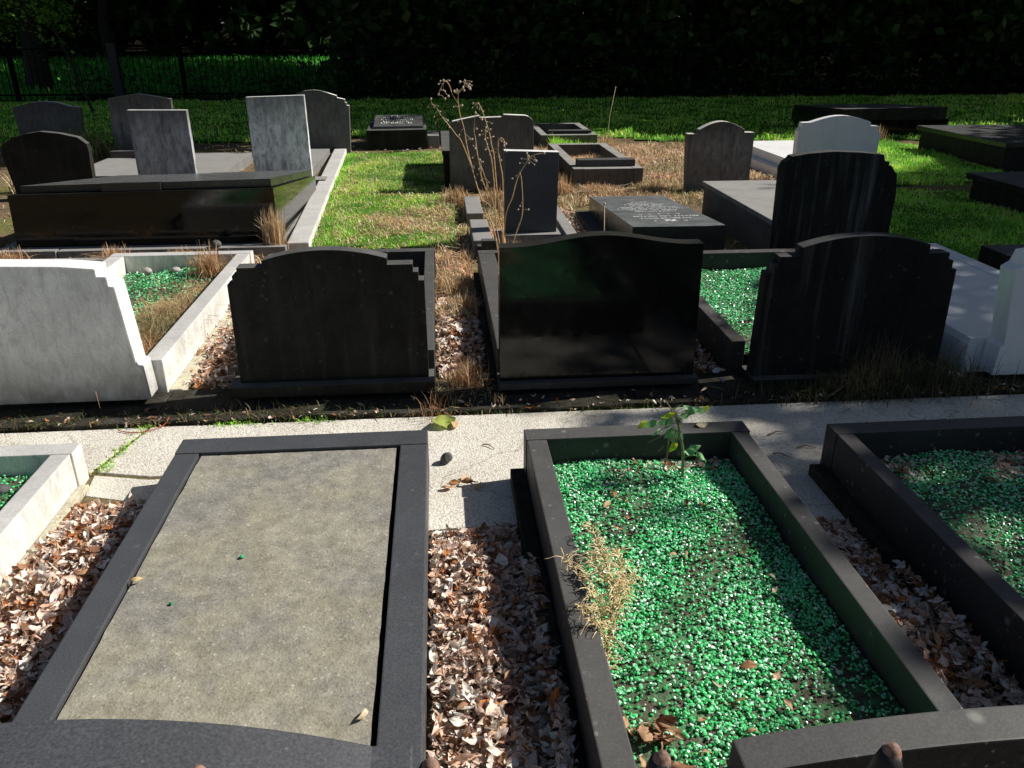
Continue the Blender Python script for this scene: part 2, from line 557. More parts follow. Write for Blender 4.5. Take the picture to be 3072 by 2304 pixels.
scene.view_settings.view_transform = 'Standard'
scene.view_settings.look = 'None'
scene.view_settings.exposure = 0
scene.cycles.max_bounces = 6
scene.cycles.diffuse_bounces = 3
scene.cycles.glossy_bounces = 3
scene.cycles.transmission_bounces = 3
scene.cycles.transparent_max_bounces = 4
scene.cycles.sample_clamp_indirect = 4
scene.cycles.use_denoising = True

# ------------------------------------------------------------------ ground, lawns, path
def wobble(x, s=1.0, ph=0.0):
    return .5 * math.sin(x * 2.1 * s + ph) + .3 * math.sin(x * 5.3 * s + 1.7 + ph) + .2 * math.sin(x * 11.7 * s + .4 + ph)

def ground_sheet():
    xs = np.concatenate([[-400, -120, -60, -40], np.linspace(-30, 30, 61), [40, 60, 120, 400]])
    ys = np.concatenate([[-400, -100, -30, -12], np.linspace(-6, 26, 65), np.linspace(28, 70, 22), [100, 200, 500]])
    X, Y = np.meshgrid(xs, ys)
    Z = np.where(Y > 24, (Y - 24) * .012, 0) * np.where(Y > 90, 0.6, 1) + np.where(Y > 3.0, .012 * np.sin(X * 1.3) * np.cos(Y * 1.1), 0) - .012 * (Y > 3.0)
    V = np.stack([X, Y, Z], 2).reshape(-1, 3)
    nx = len(xs)
    i, j = np.meshgrid(np.arange(nx - 1), np.arange(len(ys) - 1))
    a = (j * nx + i).ravel()
    Fq = np.stack([a, a + 1, a + nx + 1, a + nx], 1)
    return props(np_mesh('ground', V, Fq, M['soil'], None, None, True), kind='structure')
ground_sheet()

def gz(x, y):
    z = np.where(y > 24, (y - 24) * .012, 0.0)
    return z + np.where(y > 3.0, .012 * np.sin(x * 1.3) * np.cos(y * 1.1), 0) - .012 * (y > 3.0)

LAWNS = {
    'mid': [(-1.10, 6.5), (.12, 6.4), (.17, 8.4), (.28, 11.9), (-1.42, 12.0), (-1.22, 9.0)],
    'near_right': [(3.45, 5.75), (4.3, 5.55), (5.1, 6.2), (6.2, 8.1), (6.0, 8.35), (4.8, 8.55), (3.5, 8.6)],
    'mid_right': [(3.9, 9.0), (5.0, 8.85), (6.4, 9.0), (6.9, 9.6), (7.2, 11.9), (7.0, 12.8), (5.3, 12.7), (5.2, 9.4)],
    'far': [(-14, 12.9), (-6, 13.2), (-2.5, 13.4), (0.2, 14.3), (3.0, 13.3), (4.2, 12.4), (6.4, 13.1), (9.2, 12.6), (13, 13.6), (20, 15), (20, 21.6), (-14, 21.6)],
    'bank': [(-40, 22.4), (-3.0, 22.4), (-2.0, 26), (-4, 47), (-60, 50)],
}
def inpoly(px, py, poly):
    c = np.zeros(len(px), dtype=bool)
    n = len(poly)
    for i in range(n):
        x1, y1 = poly[i]
        x2, y2 = poly[(i + 1) % n]
        cond = ((y1 > py) != (y2 > py)) & (px < (x2 - x1) * (py - y1) / (y2 - y1 + 1e-12) + x1)
        c ^= cond
    return c

for nm, poly in LAWNS.items():
    xs = [p[0] for p in poly]; ys = [p[1] for p in poly]
    st = .12 if nm in ('mid', 'near_right', 'mid_right') else (.35 if nm == 'far' else 1.0)
    gx = np.arange(min(xs) - st, max(xs) + st, st); gy = np.arange(min(ys) - st, max(ys) + st, st)
    X, Y = np.meshgrid(gx, gy)
    X = X + RNG.uniform(-.3, .3, X.shape) * st; Y = Y + RNG.uniform(-.3, .3, Y.shape) * st
    Z = gz(X, Y) + .014 + RNG.uniform(0, .012, X.shape)
    nx = len(gx)
    i, j = np.meshgrid(np.arange(nx - 1), np.arange(len(gy) - 1))
    a = (j * nx + i).ravel()
    Fq = np.stack([a, a + 1, a + nx + 1, a + nx], 1)
    cx = X.ravel()[Fq].mean(1); cy = Y.ravel()[Fq].mean(1)
    Fq = Fq[inpoly(cx, cy, poly)]
    used = np.unique(Fq)
    rem = -np.ones(X.size, dtype=np.int64); rem[used] = np.arange(len(used))
    V = np.stack([X, Y, Z], 2).reshape(-1, 3)[used]
    props(np_mesh('lawn', V, rem[Fq], M['turf'], None, None, True), kind='structure')

def path_piece(pts, z):
    bm = bmesh.new()
    a = [bm.verts.new((x, y, z)) for x, y in pts]
    b = [bm.verts.new((x, y, z - .06)) for x, y in pts]
    bm.faces.new(a)
    bm.faces.new(list(reversed(b)))
    n = len(pts)
    for i in range(n):
        bm.faces.new((a[i], a[(i + 1) % n], b[(i + 1) % n], b[i]))
    return props(finish('path', bm, M['path'], None, .004), kind='structure')
def edge(x0, x1, y, amp, n=14, ph=0.0):
    return [(x0 + (x1 - x0) * i / n, y + amp * wobble(x0 + (x1 - x0) * i / n, 3, ph)) for i in range(n + 1)]
path_piece(list(reversed(edge(-6, -1.45, 2.72, .02))) + [(-6, 3.30), (-1.31, 3.30), (-1.335, 3.15)][0:2] + [(-1.40, 2.95)], .006)
path_piece([(-1.385, 2.915), (-1.29, 3.30), (1.02, 3.30), (1.02, 2.40)] + list(reversed(edge(-.09, 1.0, 2.395, .012))) + [(-.11, 2.89), (-1.16, 2.86)], .008)
path_piece([(-1.385, 2.895), (-1.16, 2.842), (-.125, 2.872), (-.125, 2.66), (-1.05, 2.60), (-1.2, 2.69), (-1.36, 2.74)], .004)
path_piece([(1.035, 3.30), (6.5, 3.30), (6.5, 2.6), (1.5, 2.40)] + list(reversed(edge(1.05, 1.46, 2.33, .015))), .007)

# concrete foundation beam under the middle row
t = thing('foundation_beam', 'long rough concrete footing under the middle row of headstones beside the path', 'foundation', (0, 3.45, 0))
for x0, x1, zz in ((-6, -1.30, .022), (-1.295, -.04, .026), (-.035, 1.22, .023), (1.23, 2.5, .018), (2.51, 6, .020)):
    n = 40
    fr = [(x0 + (x1 - x0) * i / n, 3.318 + .016 * wobble(x0 + (x1 - x0) * i / n, 4)) for i in range(n + 1)]
    pl = fr + [(x1, 3.66), (x0, 3.66)]
    bm = bmesh.new()
    a = [bm.verts.new((x, y - 3.45, zz)) for x, y in pl]
    b = [bm.verts.new((x, y - 3.45, -.05)) for x, y in pl]
    bm.faces.new(a); bm.faces.new(list(reversed(b)))
    for i in range(len(pl)):
        j = (i + 1) % len(pl)
        bm.faces.new((a[i], b[i], b[j], a[j]))
    finish('footing_length', bm, M['beam'], t, .006)

# ------------------------------------------------------------------ profiles for tablets
def arch_pts(cx, half_arch, z_start, z_peak, n=14):
    out = []
    for i in range(n + 1):
        u = -1 + 2 * i / n
        out.append((cx + half_arch * u, z_start + (z_peak - z_start) * (1 - u * u)))
    return out

def stepped_profile(cx, base_half, z0, arch_half, z_arch, z_peak, steps):
    """steps: outward list of (half width, z) from the shoulder down."""
    right = []
    for h, z in steps:
        right.append((h, z))
    top = arch_pts(cx, arch_half, z_arch, z_peak)
    pts = [(cx - base_half, z0), (cx + base_half, z0)]
    rt = []
    prev_z = None
    for i, (h, z) in enumerate(reversed(steps)):
        rt.append((cx + h, z))
        nxt = list(reversed(steps))[i + 1] if i + 1 < len(steps) else None
        if nxt:
            rt.append((cx + nxt[0], z))
    rt.append((cx + arch_half, steps[0][1]))
    pts += rt
    pts += list(reversed(top))
    lt = [(2 * cx - x, z) for x, z in reversed(rt)]
    pts += lt
    out = [pts[0]]
    for p in pts[1:]:
        if abs(p[0] - out[-1][0]) + abs(p[1] - out[-1][1]) > 1e-4:
            out.append(p)
    return out

def headstone(label, loc_x, y0, th, pts, mat, z0=.0, plinth=None, plinth_mat=None, bevel=.004, rotz=0.0, lean=0.0, group=None):
    t = thing('headstone', label, 'headstone', (loc_x, y0 + th / 2, z0), rotz, group)
    prism('tablet', mat, t, pts, y0, y0 + th, bevel, lean=lean)
    if plinth:
        px0, px1, py0, py1, pz0, pz1 = plinth
        box('plinth', plinth_mat or mat, t, px0, px1, py0, py1, pz0, pz1, bevel)
    return t

# ================================================================== FRONT ROW
# ---- slab grave
t = thing('slab_grave', 'grave with smooth dark kerb frame around a flat mottled pebbly concrete slab', 'grave', (-.54, 1.8, 0))
box('side_kerb', M['granite_grey'], t, -.997, -.912, .80, 2.708, -.02, .180)
box('side_kerb', M['granite_grey'], t, -.179, -.079, .80, 2.708, -.02, .180)
box('foot_kerb', M['granite_grey'], t, -1.000, -.078, 2.711, 2.826, -.02, .181)
def infill():
    bm = bmesh.new()
    ed = []
    n = 46
    x0, x1, y0, y1 = -.904, -.194, .82, 2.704
    for i in range(n): ed.append((x0 + (x1 - x0) * i / n, y0))
    for i in range(n): ed.append((x1 + random.uniform(-.0015, .001), y0 + (y1 - y0) * i / n))
    for i in range(n): ed.append((x1 - (x1 - x0) * i / n, y1 + random.uniform(-.0025, .001)))
    for i in range(n): ed.append((x0 + random.uniform(-.0018, .0018), y1 - (y1 - y0) * i / n))
    ox, oy, oz = t.location
    a = [bm.verts.new((x - ox, y - oy, .170 - oz)) for x, y in ed]
    b = [bm.verts.new((x - ox, y - oy, .05 - oz)) for x, y in ed]
    bm.faces.new(a); bm.faces.new(list(reversed(b)))
    for i in range(len(ed)):
        j = (i + 1) % len(ed)
        bm.faces.new((a[i], b[i], b[j], a[j]))
    finish('infill_slab', bm, M['infill'], t, 0)
infill()

# its headstone, seen from above and behind
pts = [(-.99, 0.0), (-.075, 0.0), (-.060, .748), (-.112, .750)]
pts += [(-.53 + .418 * u, .750 + .081 * (1 - abs(u) ** 2.0)) for u in [1 - i / 10 for i in range(21)]]
pts += [(-1.0, .748)]
headstone('curved plain grey headstone at the near end of the pebbly slab grave', -.53, .690, .098, pts[0:4] + pts[5:-2] + [(-.948, .750), (-1.0, .748)], M['granite_grey'], bevel=.003)

# ---- green glass grave in the middle
def kerb_frame(label, x0, x1, y0, y1, zt, wl, wr, wb, mat, step=None, front=True, rotz=0.0, pivot=None, over=.006, name='kerbed_grave', found_mat=None, zb=-.02):
    pv = pivot or ((x0 + x1) / 2, (y0 + y1) / 2)
    t = thing(name, label, 'grave', (pv[0], pv[1], 0), 0)
    box('side_kerb', mat, t, x0, x0 + wl, y0, y1 - wb - .002, zb, zt)
    box('side_kerb', mat, t, x1 - wr, x1, y0, y1 - wb - .002, zb, zt)
    box('foot_kerb', mat, t, x0 - over * .3, x1 + over, y1 - wb, y1, zb, zt + .001)
    if front:
        box('head_kerb', mat, t, x0 + wl + .002, x1 - wr - .002, y0, y0 + wb, zb, zt - .002)
    if step:
        for s in step:
            box('foundation_step', found_mat or M['beam'], t, *s, .006)
    t.rotation_euler = (0, 0, rotz)
    return t
g_mid = kerb_frame('dark kerbed grave filled with sunlit green glass, a leafy sapling at its far end', .289, 1.124, .80, 2.727, .215, .073, .062, .088, M['granite_slab_edge'],
           step=[(.232, .287, .80, 2.705, -.02, .062)], over=.012)
pts = [(.315, 0), (1.095, 0), (1.10, .700), (1.057, .704), (1.055, .752)]
pts += [(.705 + .35 * u, .752 + .026 * (1 - u * u)) for u in [1 - i / 8 for i in range(1, 16)]]
pts += [(.355, .752), (.353, .704), (.31, .700)]
headstone('lichen-spotted dark headstone in the near row before the sunlit green glass grave', .705, .700, .055, pts, M['granite_slab_edge'], bevel=.003)

# ---- right grave in shade
kerb_frame('dark kerbed grave in tree shade at the right, green glass and leaves inside', 1.450, 2.36, .80, 2.672, .215, .062, .062, .086, M['granite_shade'],
           step=[(1.398, 1.448, .80, 2.655, -.02, .052)], over=.004)
# ---- left pale concrete grave
kerb_frame('pale concrete kerbed grave with green glass at the left, beside the slab grave', -2.33, -1.404, .80, 2.882, .155, .075, .070, .088, M['concrete_kerb'],
           step=[(-1.402, -1.365, 1.2, 2.80, -.02, .02)], found_mat=M['foundation'])

# ================================================================== MIDDLE ROW
# pale concrete headstone on the left
pts = [(-2.50, .05), (-1.352, .05), (-1.361, .212), (-1.380, .220), (-1.409, .588), (-1.432, .590), (-1.434, .632), (-1.474, .634), (-1.474, .668),
       (-1.62, .682), (-1.92, .690), (-2.22, .682), (-2.36, .668), (-2.36, .634), (-2.40, .632), (-2.402, .59), (-2.43, .588), (-2.47, .212)]
headstone('pale grey concrete headstone at the left of the middle row, with stepped shoulders', -1.92, 3.50, .125, pts, M['concrete_white'], .05, bevel=.006)
pz = .1
p1 = stepped_profile(-.512, .432, pz, .27, .682, .724, [(.382, .652), (.405, .617), (.430, .578)])
headstone('blackish weathered arched headstone in the middle row, left of the glossy black one', -.512, 3.52, .078, p1, M['tablet_dark'], .06,
          plinth=(-.985, -.055, 3.465, 3.64, .055, .108), plinth_mat=M['tablet_dark'])
# polished one
c = .715
top = []
for i in range(25):
    u = -1 + 2 * i / 24
    top.append((c + .462 * u, .722 + .047 * (.5 + .5 * math.cos(PI * min(1, abs(u) * 1.12)))))
pts = [(c - .462, .07), (c + .470, .07)] + list(reversed(top))
headstone('glossy black headstone with a wavy top at the centre of the middle row', c, 3.50, .083, pts, M['polished_black'], .06,
          plinth=(.245, 1.200, 3.46, 3.63, .05, .082), plinth_mat=M['granite_slab_edge'], bevel=.003)
p3 = stepped_profile(1.947, .470, .05, .306, .692, .741, [(.408, .652), (.434, .616), (.458, .572)])
headstone('broad dark arched headstone with pale runs, in shade right of the glossy black one', 1.947, 3.50, .08, p3, M['tablet_streak'], .03,
          plinth=(1.47, 2.45, 3.45, 3.64, .02, .062), plinth_mat=M['tablet_dark'])
pts = [(2.555, .05), (3.56, .05), (3.56, .20), (3.44, .203), (3.48, .57), (3.44, .60), (3.43, .655), (3.06, .70), (2.70, .655), (2.685, .60), (2.645, .575), (2.685, .203), (2.668, .20), (2.660, .12)]
headstone('white marble headstone at the right edge of the picture in the middle row', 3.06, 3.43, .11, [(2.66, .05)] + pts[1:-1], M['marble_white'], .05, bevel=.006)

# graves of the middle row
kerb_frame('pale concrete grave behind the pale left headstone, green glass and dead grass in it', -2.25, -1.318, 3.64, 5.70, .19, .095, .088, .09, M['concrete_kerb'], front=False,
           step=[(-1.316, -1.255, 3.66, 5.4, -.02, .03)], found_mat=M['foundation'], rotz=0)
kerb_frame('dark kerbed grave behind the weathered arched headstone', -.975, -.052, 3.62, 5.60, .205, .062, .062, .09, M['granite_slab_edge'], front=False)
kerb_frame('dark kerbed grave behind the glossy black headstone, its side kerb in sun', .250, 1.20, 3.62, 5.52, .20, .112, .07, .08, M['granite_slab_edge'], front=False,
           step=[(.215, .248, 3.64, 5.5, -.02, .05)])
kerb_frame('dark kerbed grave of sunlit green glass behind the broad streaked headstone', 1.405, 2.46, 3.62, 5.38, .20, .070, .07, .085, M['granite_shade'], front=False)
t = thing('ledger_grave', 'white marble grave slab in dappled shade beside the white marble headstone', 'grave', (3.05, 4.5, 0))
box('base_slab', M['marble_white'], t, 2.585, 3.52, 3.545, 5.42, .02, .175)
box('ledger', M['marble_white'], t, 2.592, 3.40, 3.548, 5.38, .1755, .205)
box('side_strip', M['marble_white'], t, 3.41, 3.512, 3.55, 5.41, .1755, .209)

# ================================================================== THIRD ROW
# double black tomb sloping down to its far end
t = thing('double_tomb', 'wide polished black granite double tomb with a sloping top, at the left', 'tomb', (-2.27, 7.4, 0))
hexa('base_block', M['polished_black'], t, [(-3.28, 6.50, .05), (-1.285, 6.50, .05), (-1.285, 8.75, .05), (-3.28, 8.75, .05),
                                            (-3.26, 6.50, .455), (-1.285, 6.50, .480), (-1.285, 8.75, .21), (-3.26, 8.75, .19)], .003)
hexa('ledger', M['polished_top'], t, [(-3.20, 6.60, .451), (-2.285, 6.60, .463), (-2.285, 8.62, .214), (-3.20, 8.62, .209),
                                      (-3.20, 6.60, .505), (-2.285, 6.60, .520), (-2.285, 8.62, .270), (-3.20, 8.62, .262)], .003)
hexa('ledger', M['polished_top'], t, [(-2.275, 6.57, .467), (-1.31, 6.57, .477), (-1.31, 8.62, .229), (-2.275, 8.62, .220),
                                      (-2.275, 6.57, .523), (-1.31, 6.57, .540), (-1.31, 8.62, .290), (-2.275, 8.62, .276)], .003)
hexa('centre_block', M['polished_top'], t, [(-2.58, 6.535, .462), (-2.14, 6.535, .468), (-2.14, 6.597, .462), (-2.58, 6.597, .455),
                                            (-2.58, 6.535, .528), (-2.14, 6.535, .534), (-2.14, 6.597, .530), (-2.58, 6.597, .522)], .003)
box('base_course', M['kerb_old'], t, -3.4, -1.26, 6.44, 8.9, -.02, .05)
# pale concrete kerb along the tomb
t = thing('kerb_run', 'low pale concrete kerb running back along the black double tomb', 'kerb', (-1.25, 9.2, 0), math.radians(2.6))
finish('kerb_length', boxbm(-.085, .085, -2.8, -.25, -.05, .07), M['concrete_kerb'], t, .01)
finish('kerb_length', boxbm(-.080, .085, -.24, 2.8, -.05, .065), M['concrete_kerb'], t, .01)
finish('inner_strip', boxbm(-.27, -.10, -2.72, .1, -.05, .03), M['ledger_grey'], t, .01)
t = thing('kerb_run', 'low grey kerb along the foot of the polished black double tomb', 'kerb', (-2.9, 6.3, 0))
box('kerb_length', M['ledger_grey'], t, -4.6, -2.9, 6.27, 6.34, -.05, .075)
box('kerb_length', M['ledger_grey'], t, -2.89, -1.2, 6.28, 6.35, -.05, .07)
box('infill_strip', M['kerb_old'], t, -4.6, -1.5, 6.02, 6.11, -.05, .06)

def rect_stone(label, x0, x1, y, th, z0, z1l, z1r, mat, dx0=0, dx1=0, plinth=None, rotz=0.0, bevel=.004, pm=None):
    return headstone(label, (x0 + x1) / 2, y, th, [(x0 + dx0, z0), (x1 + dx1, z0), (x1, z1r), (x0, z1l)], mat, z0, plinth=plinth, plinth_mat=pm, bevel=bevel, rotz=rotz)
rect_stone('pale square-topped headstone, the tallest behind the black double tomb', -2.025, -1.412, 9.35, .075, .08, .945, .962, M['stone_pale'], .004, .008,
           plinth=(-2.09, -1.26, 9.30, 9.52, -.02, .08), pm=M['ledger_grey'])
rect_stone('grey square-topped headstone behind the left part of the black double tomb', -3.272, -2.660, 9.35, .08, .05, .823, .818, M['stone_mid'], 0, .004,
           plinth=(-3.33, -2.60, 9.31, 9.5, -.02, .05), pm=M['ledger_grey'])
headstone('dark arched headstone at the left edge beside the black double tomb', -3.98, 8.9, .085,
          [(-4.36, 0), (-3.585, 0), (-3.560, .46), (-3.568, .535), (-3.645, .602), (-3.82, .642), (-4.0, .662), (-4.14, .642), (-4.27, .61), (-4.40, .535), (-4.42, .45)], M['tablet_dark'], 0)
headstone('dark arched headstone with stepped shoulder just behind the tallest pale one', -1.66, 12.0, .09,
          [(-2.05, 0), (-1.235, 0), (-1.208, .640), (-1.240, .643), (-1.243, .680), (-1.262, .682), (-1.262, .722), (-1.365, .745), (-1.372, .772), (-1.48, .806), (-1.60, .838), (-1.68, .846), (-1.81, .836), (-1.97, .772), (-1.98, .745), (-2.07, .72), (-2.07, .66)],
          M['stone_grey'], 0)
headstone('dark round-topped headstone in shade at the far left, before the fence', -5.68, 13.0, .09,
          [(-6.12, 0), (-5.25, 0), (-5.205, .565), (-5.345, .580), (-5.50, .63), (-5.69, .650), (-5.87, .634), (-6.0, .600), (-6.15, .57)], M['stone_grey'], 0)
headstone('brownish grey headstone with a low peaked top, far left in partial shade', -4.12, 12.3, .09,
          [(-4.56, 0), (-3.70, 0), (-3.69, .72), (-3.90, .76), (-4.125, .792), (-4.33, .765), (-4.53, .732)], M['stone_brown'], 0)
t = thing('ledger_grave', 'low pale gravel-topped grave between the two left headstones', 'grave', (-3.7, 10.2, 0))
box('ledger', M['ledger_grey'], t, -4.15, -3.35, 9.5, 10.9, -.02, .12)
box('foot_block', M['polished_top'], t, -4.12, -3.2, 10.92, 11.02, -.02, .2)
t = thing('ledger_grave', 'low grey ledger behind the grey square-topped headstone', 'grave', (-2.9, 10.4, 0))
box('ledger', M['ledger_grey'], t, -3.25, -2.45, 9.55, 11.3, -.02, .12)
t = thing('ledger_grave', 'grey ledger behind the tallest pale headstone, beside the kerb', 'grave', (-1.75, 10.7, 0))
box('ledger', M['ledger_grey'], t, -2.1, -1.50, 9.55, 11.8, -.02, .09)

# dipped headstone and small dark square stone in the centre
pts = [(.12, 0), (1.02, 0), (1.02, .695), (1.003, .735), (.965, .765), (.93, .776), (.70, .787), (.698, .764), (.447, .757), (.445, .778), (.30, .752), (.16, .722), (.125, .69)]
headstone('wide grey headstone with a shallow notch in its top, behind the small square one', .57, 8.9, .11, pts, M['stone_grey'], 0)
t = thing('chest_tomb', 'dark chest tomb mostly hidden behind the wide notched headstone', 'tomb', (.5, 10.0, 0))
box('chest', M['tablet_dark'], t, .06, .95, 9.05, 10.9, -.02, .36)
box('lid', M['tablet_dark'], t, .04, .97, 9.03, 10.92, .361, .41)
rect_stone('small dark blue-grey square headstone among dry stalks, behind the glossy black one', .515, .948, 6.5, .10, .09, .738, .722, M['granite_blue'], .004, -.01,
           plinth=(.44, 1.0, 6.42, 6.66, -.02, .09), pm=M['ledger_grey'], bevel=.003)
t = thing('kerbed_grave', 'overgrown grey kerbed plot around the small dark square headstone', 'grave', (.66, 7.1, 0))
box('side_kerb', M['ledger_grey'], t, .245, .395, 6.12, 6.88, -.02, .125, .008)
box('side_kerb', M['ledger_grey'], t, .235, .385, 7.25, 8.05, -.02, .10, .008)
box('side_kerb', M['ledger_grey'], t, .99, 1.085, 6.15, 7.9, -.02, .115, .008)
box('head_kerb', M['granite_slab_edge'], t, .27, 1.0, 6.04, 6.115, -.02, .10, .006)
box('corner_block', M['granite_slab_edge'], t, .30, .42, 5.96, 6.035, -.02, .16, .006)

# empty kerb frame and one farther away
t = kerb_frame('empty dark kerb frame with dead grass inside, behind the inscribed slab', 1.48, 2.26, 9.02, 11.2, .20, .11, .11, .13, M['kerb_old'])
box('head_plinth', M['granite_slab_edge'], t, 1.545, 2.20, 9.16, 9.32, .02, .275, .01)
t = kerb_frame('small far kerb frame with bright grass tufts inside, near the shaded lawn', 1.50, 2.33, 12.15, 13.8, .20, .10, .10, .12, M['kerb_old'])
box('head_plinth', M['granite_slab_edge'], t, 1.64, 2.28, 12.35, 12.5, .02, .24, .01)

# sloped desk memorial
t = thing('desk_tomb', 'dark sloped tablet memorial with rows of white lettering, at the edge of the far lawn', 'tomb', (-.59, 12.8, 0))
hexa('chest', M['tablet_dark'], t, [(-1.02, 12.40, -.02), (-.17, 12.40, -.02), (-.17, 13.3, -.02), (-1.02, 13.3, -.02),
                                    (-1.025, 12.40, .262), (-.16, 12.40, .270), (-.17, 13.3, .33), (-1.02, 13.3, .325)], .005)
desk = hexa('tablet', M['polished_top'], t, [(-.96, 12.50, .272), (-.20, 12.50, .278), (-.20, 13.1, .325), (-.96, 13.1, .319),
                                      (-.93, 12.52, .305), (-.22, 12.52, .310), (-.22, 13.08, .42), (-.93, 13.08, .415)], .005)
box('side_step', M['ledger_grey'], t, -.15, .02, 12.5, 13.2, -.02, .17)

def pseudo_lines(rows, place, name, parent, mat, seed, lw=.8):
    """rows: (centre u, v, width, height); place(u, v) -> world point on the slab."""
    rng = random.Random(seed)
    V, Fq = [], []
    def quad(u0, u1, v0, v1):
        o = len(V)
        for u, v in ((u0, v0), (u1, v0), (u1, v1), (u0, v1)):
            V.append(place(u, v))
        Fq.append((o, o + 1, o + 2, o + 3))
    for cu, v, wd, h in rows:
        u = cu - wd / 2
        while u < cu + wd / 2:
            for k in range(rng.randint(3, 8)):
                lwid = h * rng.uniform(.45, .75)
                if u + lwid > cu + wd / 2: break
                s = h * .17
                quad(u, u + s, v - h / 2, v + h / 2 * rng.choice((1, 1, .4)))
                quad(u + s, u + lwid, v + h * .5 - s, v + h * .5) if rng.random() < .6 else quad(u + s, u + lwid, v - h * .5, v - h * .5 + s)
                if rng.random() < .6:
                    quad(u + lwid - s, u + lwid, v - h * .45, v + h * .45)
                u += lwid + h * .22
            u += h * .55
    o = parent.location
    return np_mesh(name, np.array(V) - np.array(o), Fq, mat, None, parent)
def on_desk(u, v):
    return (u, 12.52 + v * .56, .3075 + v * .110 + .004)
for i, r in enumerate([(-.58, .86, .22, .10), (-.58, .70, .46, .085), (-.58, .55, .5, .085), (-.58, .40, .44, .085), (-.58, .26, .5, .085)]):
    pseudo_lines([r], on_desk, 'lettering_line', t, M['letter_white'], 3 + i)

# inscribed sloping ledger
t = thing('inscribed_ledger', 'polished dark grave slab with a white star and lines of white lettering', 'grave', (1.72, 6.5, 0))
ZN, ZF, YN, YF = .302, .190, 5.70, 7.46
hexa('ledger', M['inscribed_top'], t, [(1.378, YN, .055), (2.072, YN, .055), (2.070, YF, .055), (1.378, YF, .055),
                                      (1.378, YN, ZN), (2.072, YN, ZN - .004), (2.070, YF, ZF), (1.378, YF, ZF)], .003)
box('base_step', M['granite_slab_edge'], t, 1.255, 2.13, 5.68, 7.5, -.02, .056)
def on_ledger(u, v):
    # u across as read from the far side (so it runs from +x to -x), v away from the near edge
    x = 1.725 - u
    y = YN + v
    return (x, y, ZN - .002 + (ZF - ZN) * (v / (YF - YN)) + .004)
def glyph_mesh(txt, size):
    cu = bpy.data.curves.new('glyph', 'FONT')
    cu.body = txt
    cu.size = size
    cu.align_x = 'CENTER'
    cu.resolution_u = 3
    ob = bpy.data.objects.new('glyph', cu)
    COL.objects.link(ob)
    dg = bpy.context.evaluated_depsgraph_get()
    me = bpy.data.meshes.new_from_object(ob.evaluated_get(dg))
    vs = [(v.co.x, v.co.y) for v in me.vertices]
    fs = [tuple(p.vertices) for p in me.polygons]
    bpy.data.objects.remove(ob)
    bpy.data.meshes.remove(me)
    return vs, fs
def place_glyphs(items, par):
    o = par.location
    for txt, size, u, v in items:
        bm = bmesh.new()
        vs, fs = glyph_mesh(txt, size)
        bv = [bm.verts.new(Vector(on_ledger(u + x, v - y)) - o) for x, y in vs]
        for f in fs:
            try: bm.faces.new([bv[i] for i in f])
            except ValueError: pass
        finish('letter', bm, M['letter_white'], par, 0)
def star(u0, v0, r, wline):
    V, Fq = [], []
    for flip in (1, -1):
        tri = [(r * math.sin(2 * PI * k / 3), flip * r * math.cos(2 * PI * k / 3)) for k in range(3)]
        inner = [(x * (1 - 2 * wline / r), y * (1 - 2 * wline / r)) for x, y in tri]
        for k in range(3):
            q = [tri[k], tri[(k + 1) % 3], inner[(k + 1) % 3], inner[k]]
            oo = len(V)
            for x, y in q:
                p = Vector(on_ledger(u0 + x, v0 - y)) - t.location
                p.z += .0006 * (flip + 1)
                V.append(tuple(p))
            Fq.append((oo, oo + 1, oo + 2, oo + 3))
    return np_mesh('star_emblem', V, Fq, M['letter_white'], None, t)
star(0.0, .255, .058, .010)
place_glyphs([('פ', .055, -.115, .262), ('נ', .055, .115, .262), ('ת', .05, -.15, .60), ('נ', .05, -.075, .60), ('צ', .05, .0, .60), ('ב', .05, .075, .60), ('ה', .05, .15, .60)], t)
rows = [(.02, .37, .42, .036), (.0, .475, .56, .036), (.0, .745, .36, .030), (.0, .825, .42, .030), (.0, .905, .56, .030), (.0, .985, .50, .030),
        (.0, 1.065, .30, .030), (.0, 1.145, .36, .030), (.0, 1.225, .24, .030), (.0, 1.305, .14, .030)]
for i, r in enumerate(rows):
    pseudo_lines([r], on_ledger, 'lettering_line', t, M['letter_white'], 9 + i)

# right-hand stones of the third row
t = thing('ledger_grave', 'plain grey raised slab behind the tall streaked headstone', 'grave', (2.87, 6.7, 0))
box('chest', M['kerb_old'], t, 2.475, 3.26, 5.82, 7.52, -.02, .262)
box('ledger', M['ledger_grey'], t, 2.46, 3.275, 5.80, 7.54, .263, .302)
p14 = [(2.452, 0), (3.315, 0), (3.318, .50), (3.300, .640), (3.246, .705), (3.226, .708), (3.224, .735), (3.190, .738), (3.174, .785), (3.0, .803), (2.80, .812), (2.62, .800), (2.497, .781), (2.490, .766), (2.455, .74), (2.435, .700), (2.44, .5)]
headstone('tall dark headstone with long pale streaks, in shade before the grey raised slab', 2.88, 5.70, .09, p14, M['tablet_streak'], 0)
p12 = [(2.672, 0), (3.366, 0), (3.369, .600), (3.258, .602), (3.256, .634)]
p12 += [(3.008 + .246 * u, .634 + .082 * math.cos(u * PI / 2)) for u in [.9, .7, .5, .3, .1, -.1, -.3, -.5, -.7, -.9]]
p12 += [(2.762, .634), (2.764, .592), (2.640, .592)]
headstone('brownish streaked headstone with arched centre and square shoulders, at mid right beside the grey slab', 3.0, 8.72, .11, p12, M['stone_brown'], 0)
p15 = [(4.075, .02), (5.02, .02), (5.036, .535), (4.996, .545), (4.994, .600), (4.90, .604), (4.902, .628), (4.888, .650)]
p15 += [(4.548 + .34 * u, .650 + .068 * math.cos(u * PI / 2)) for u in [.9, .7, .5, .3, .1, -.1, -.3, -.5, -.7, -.9]]
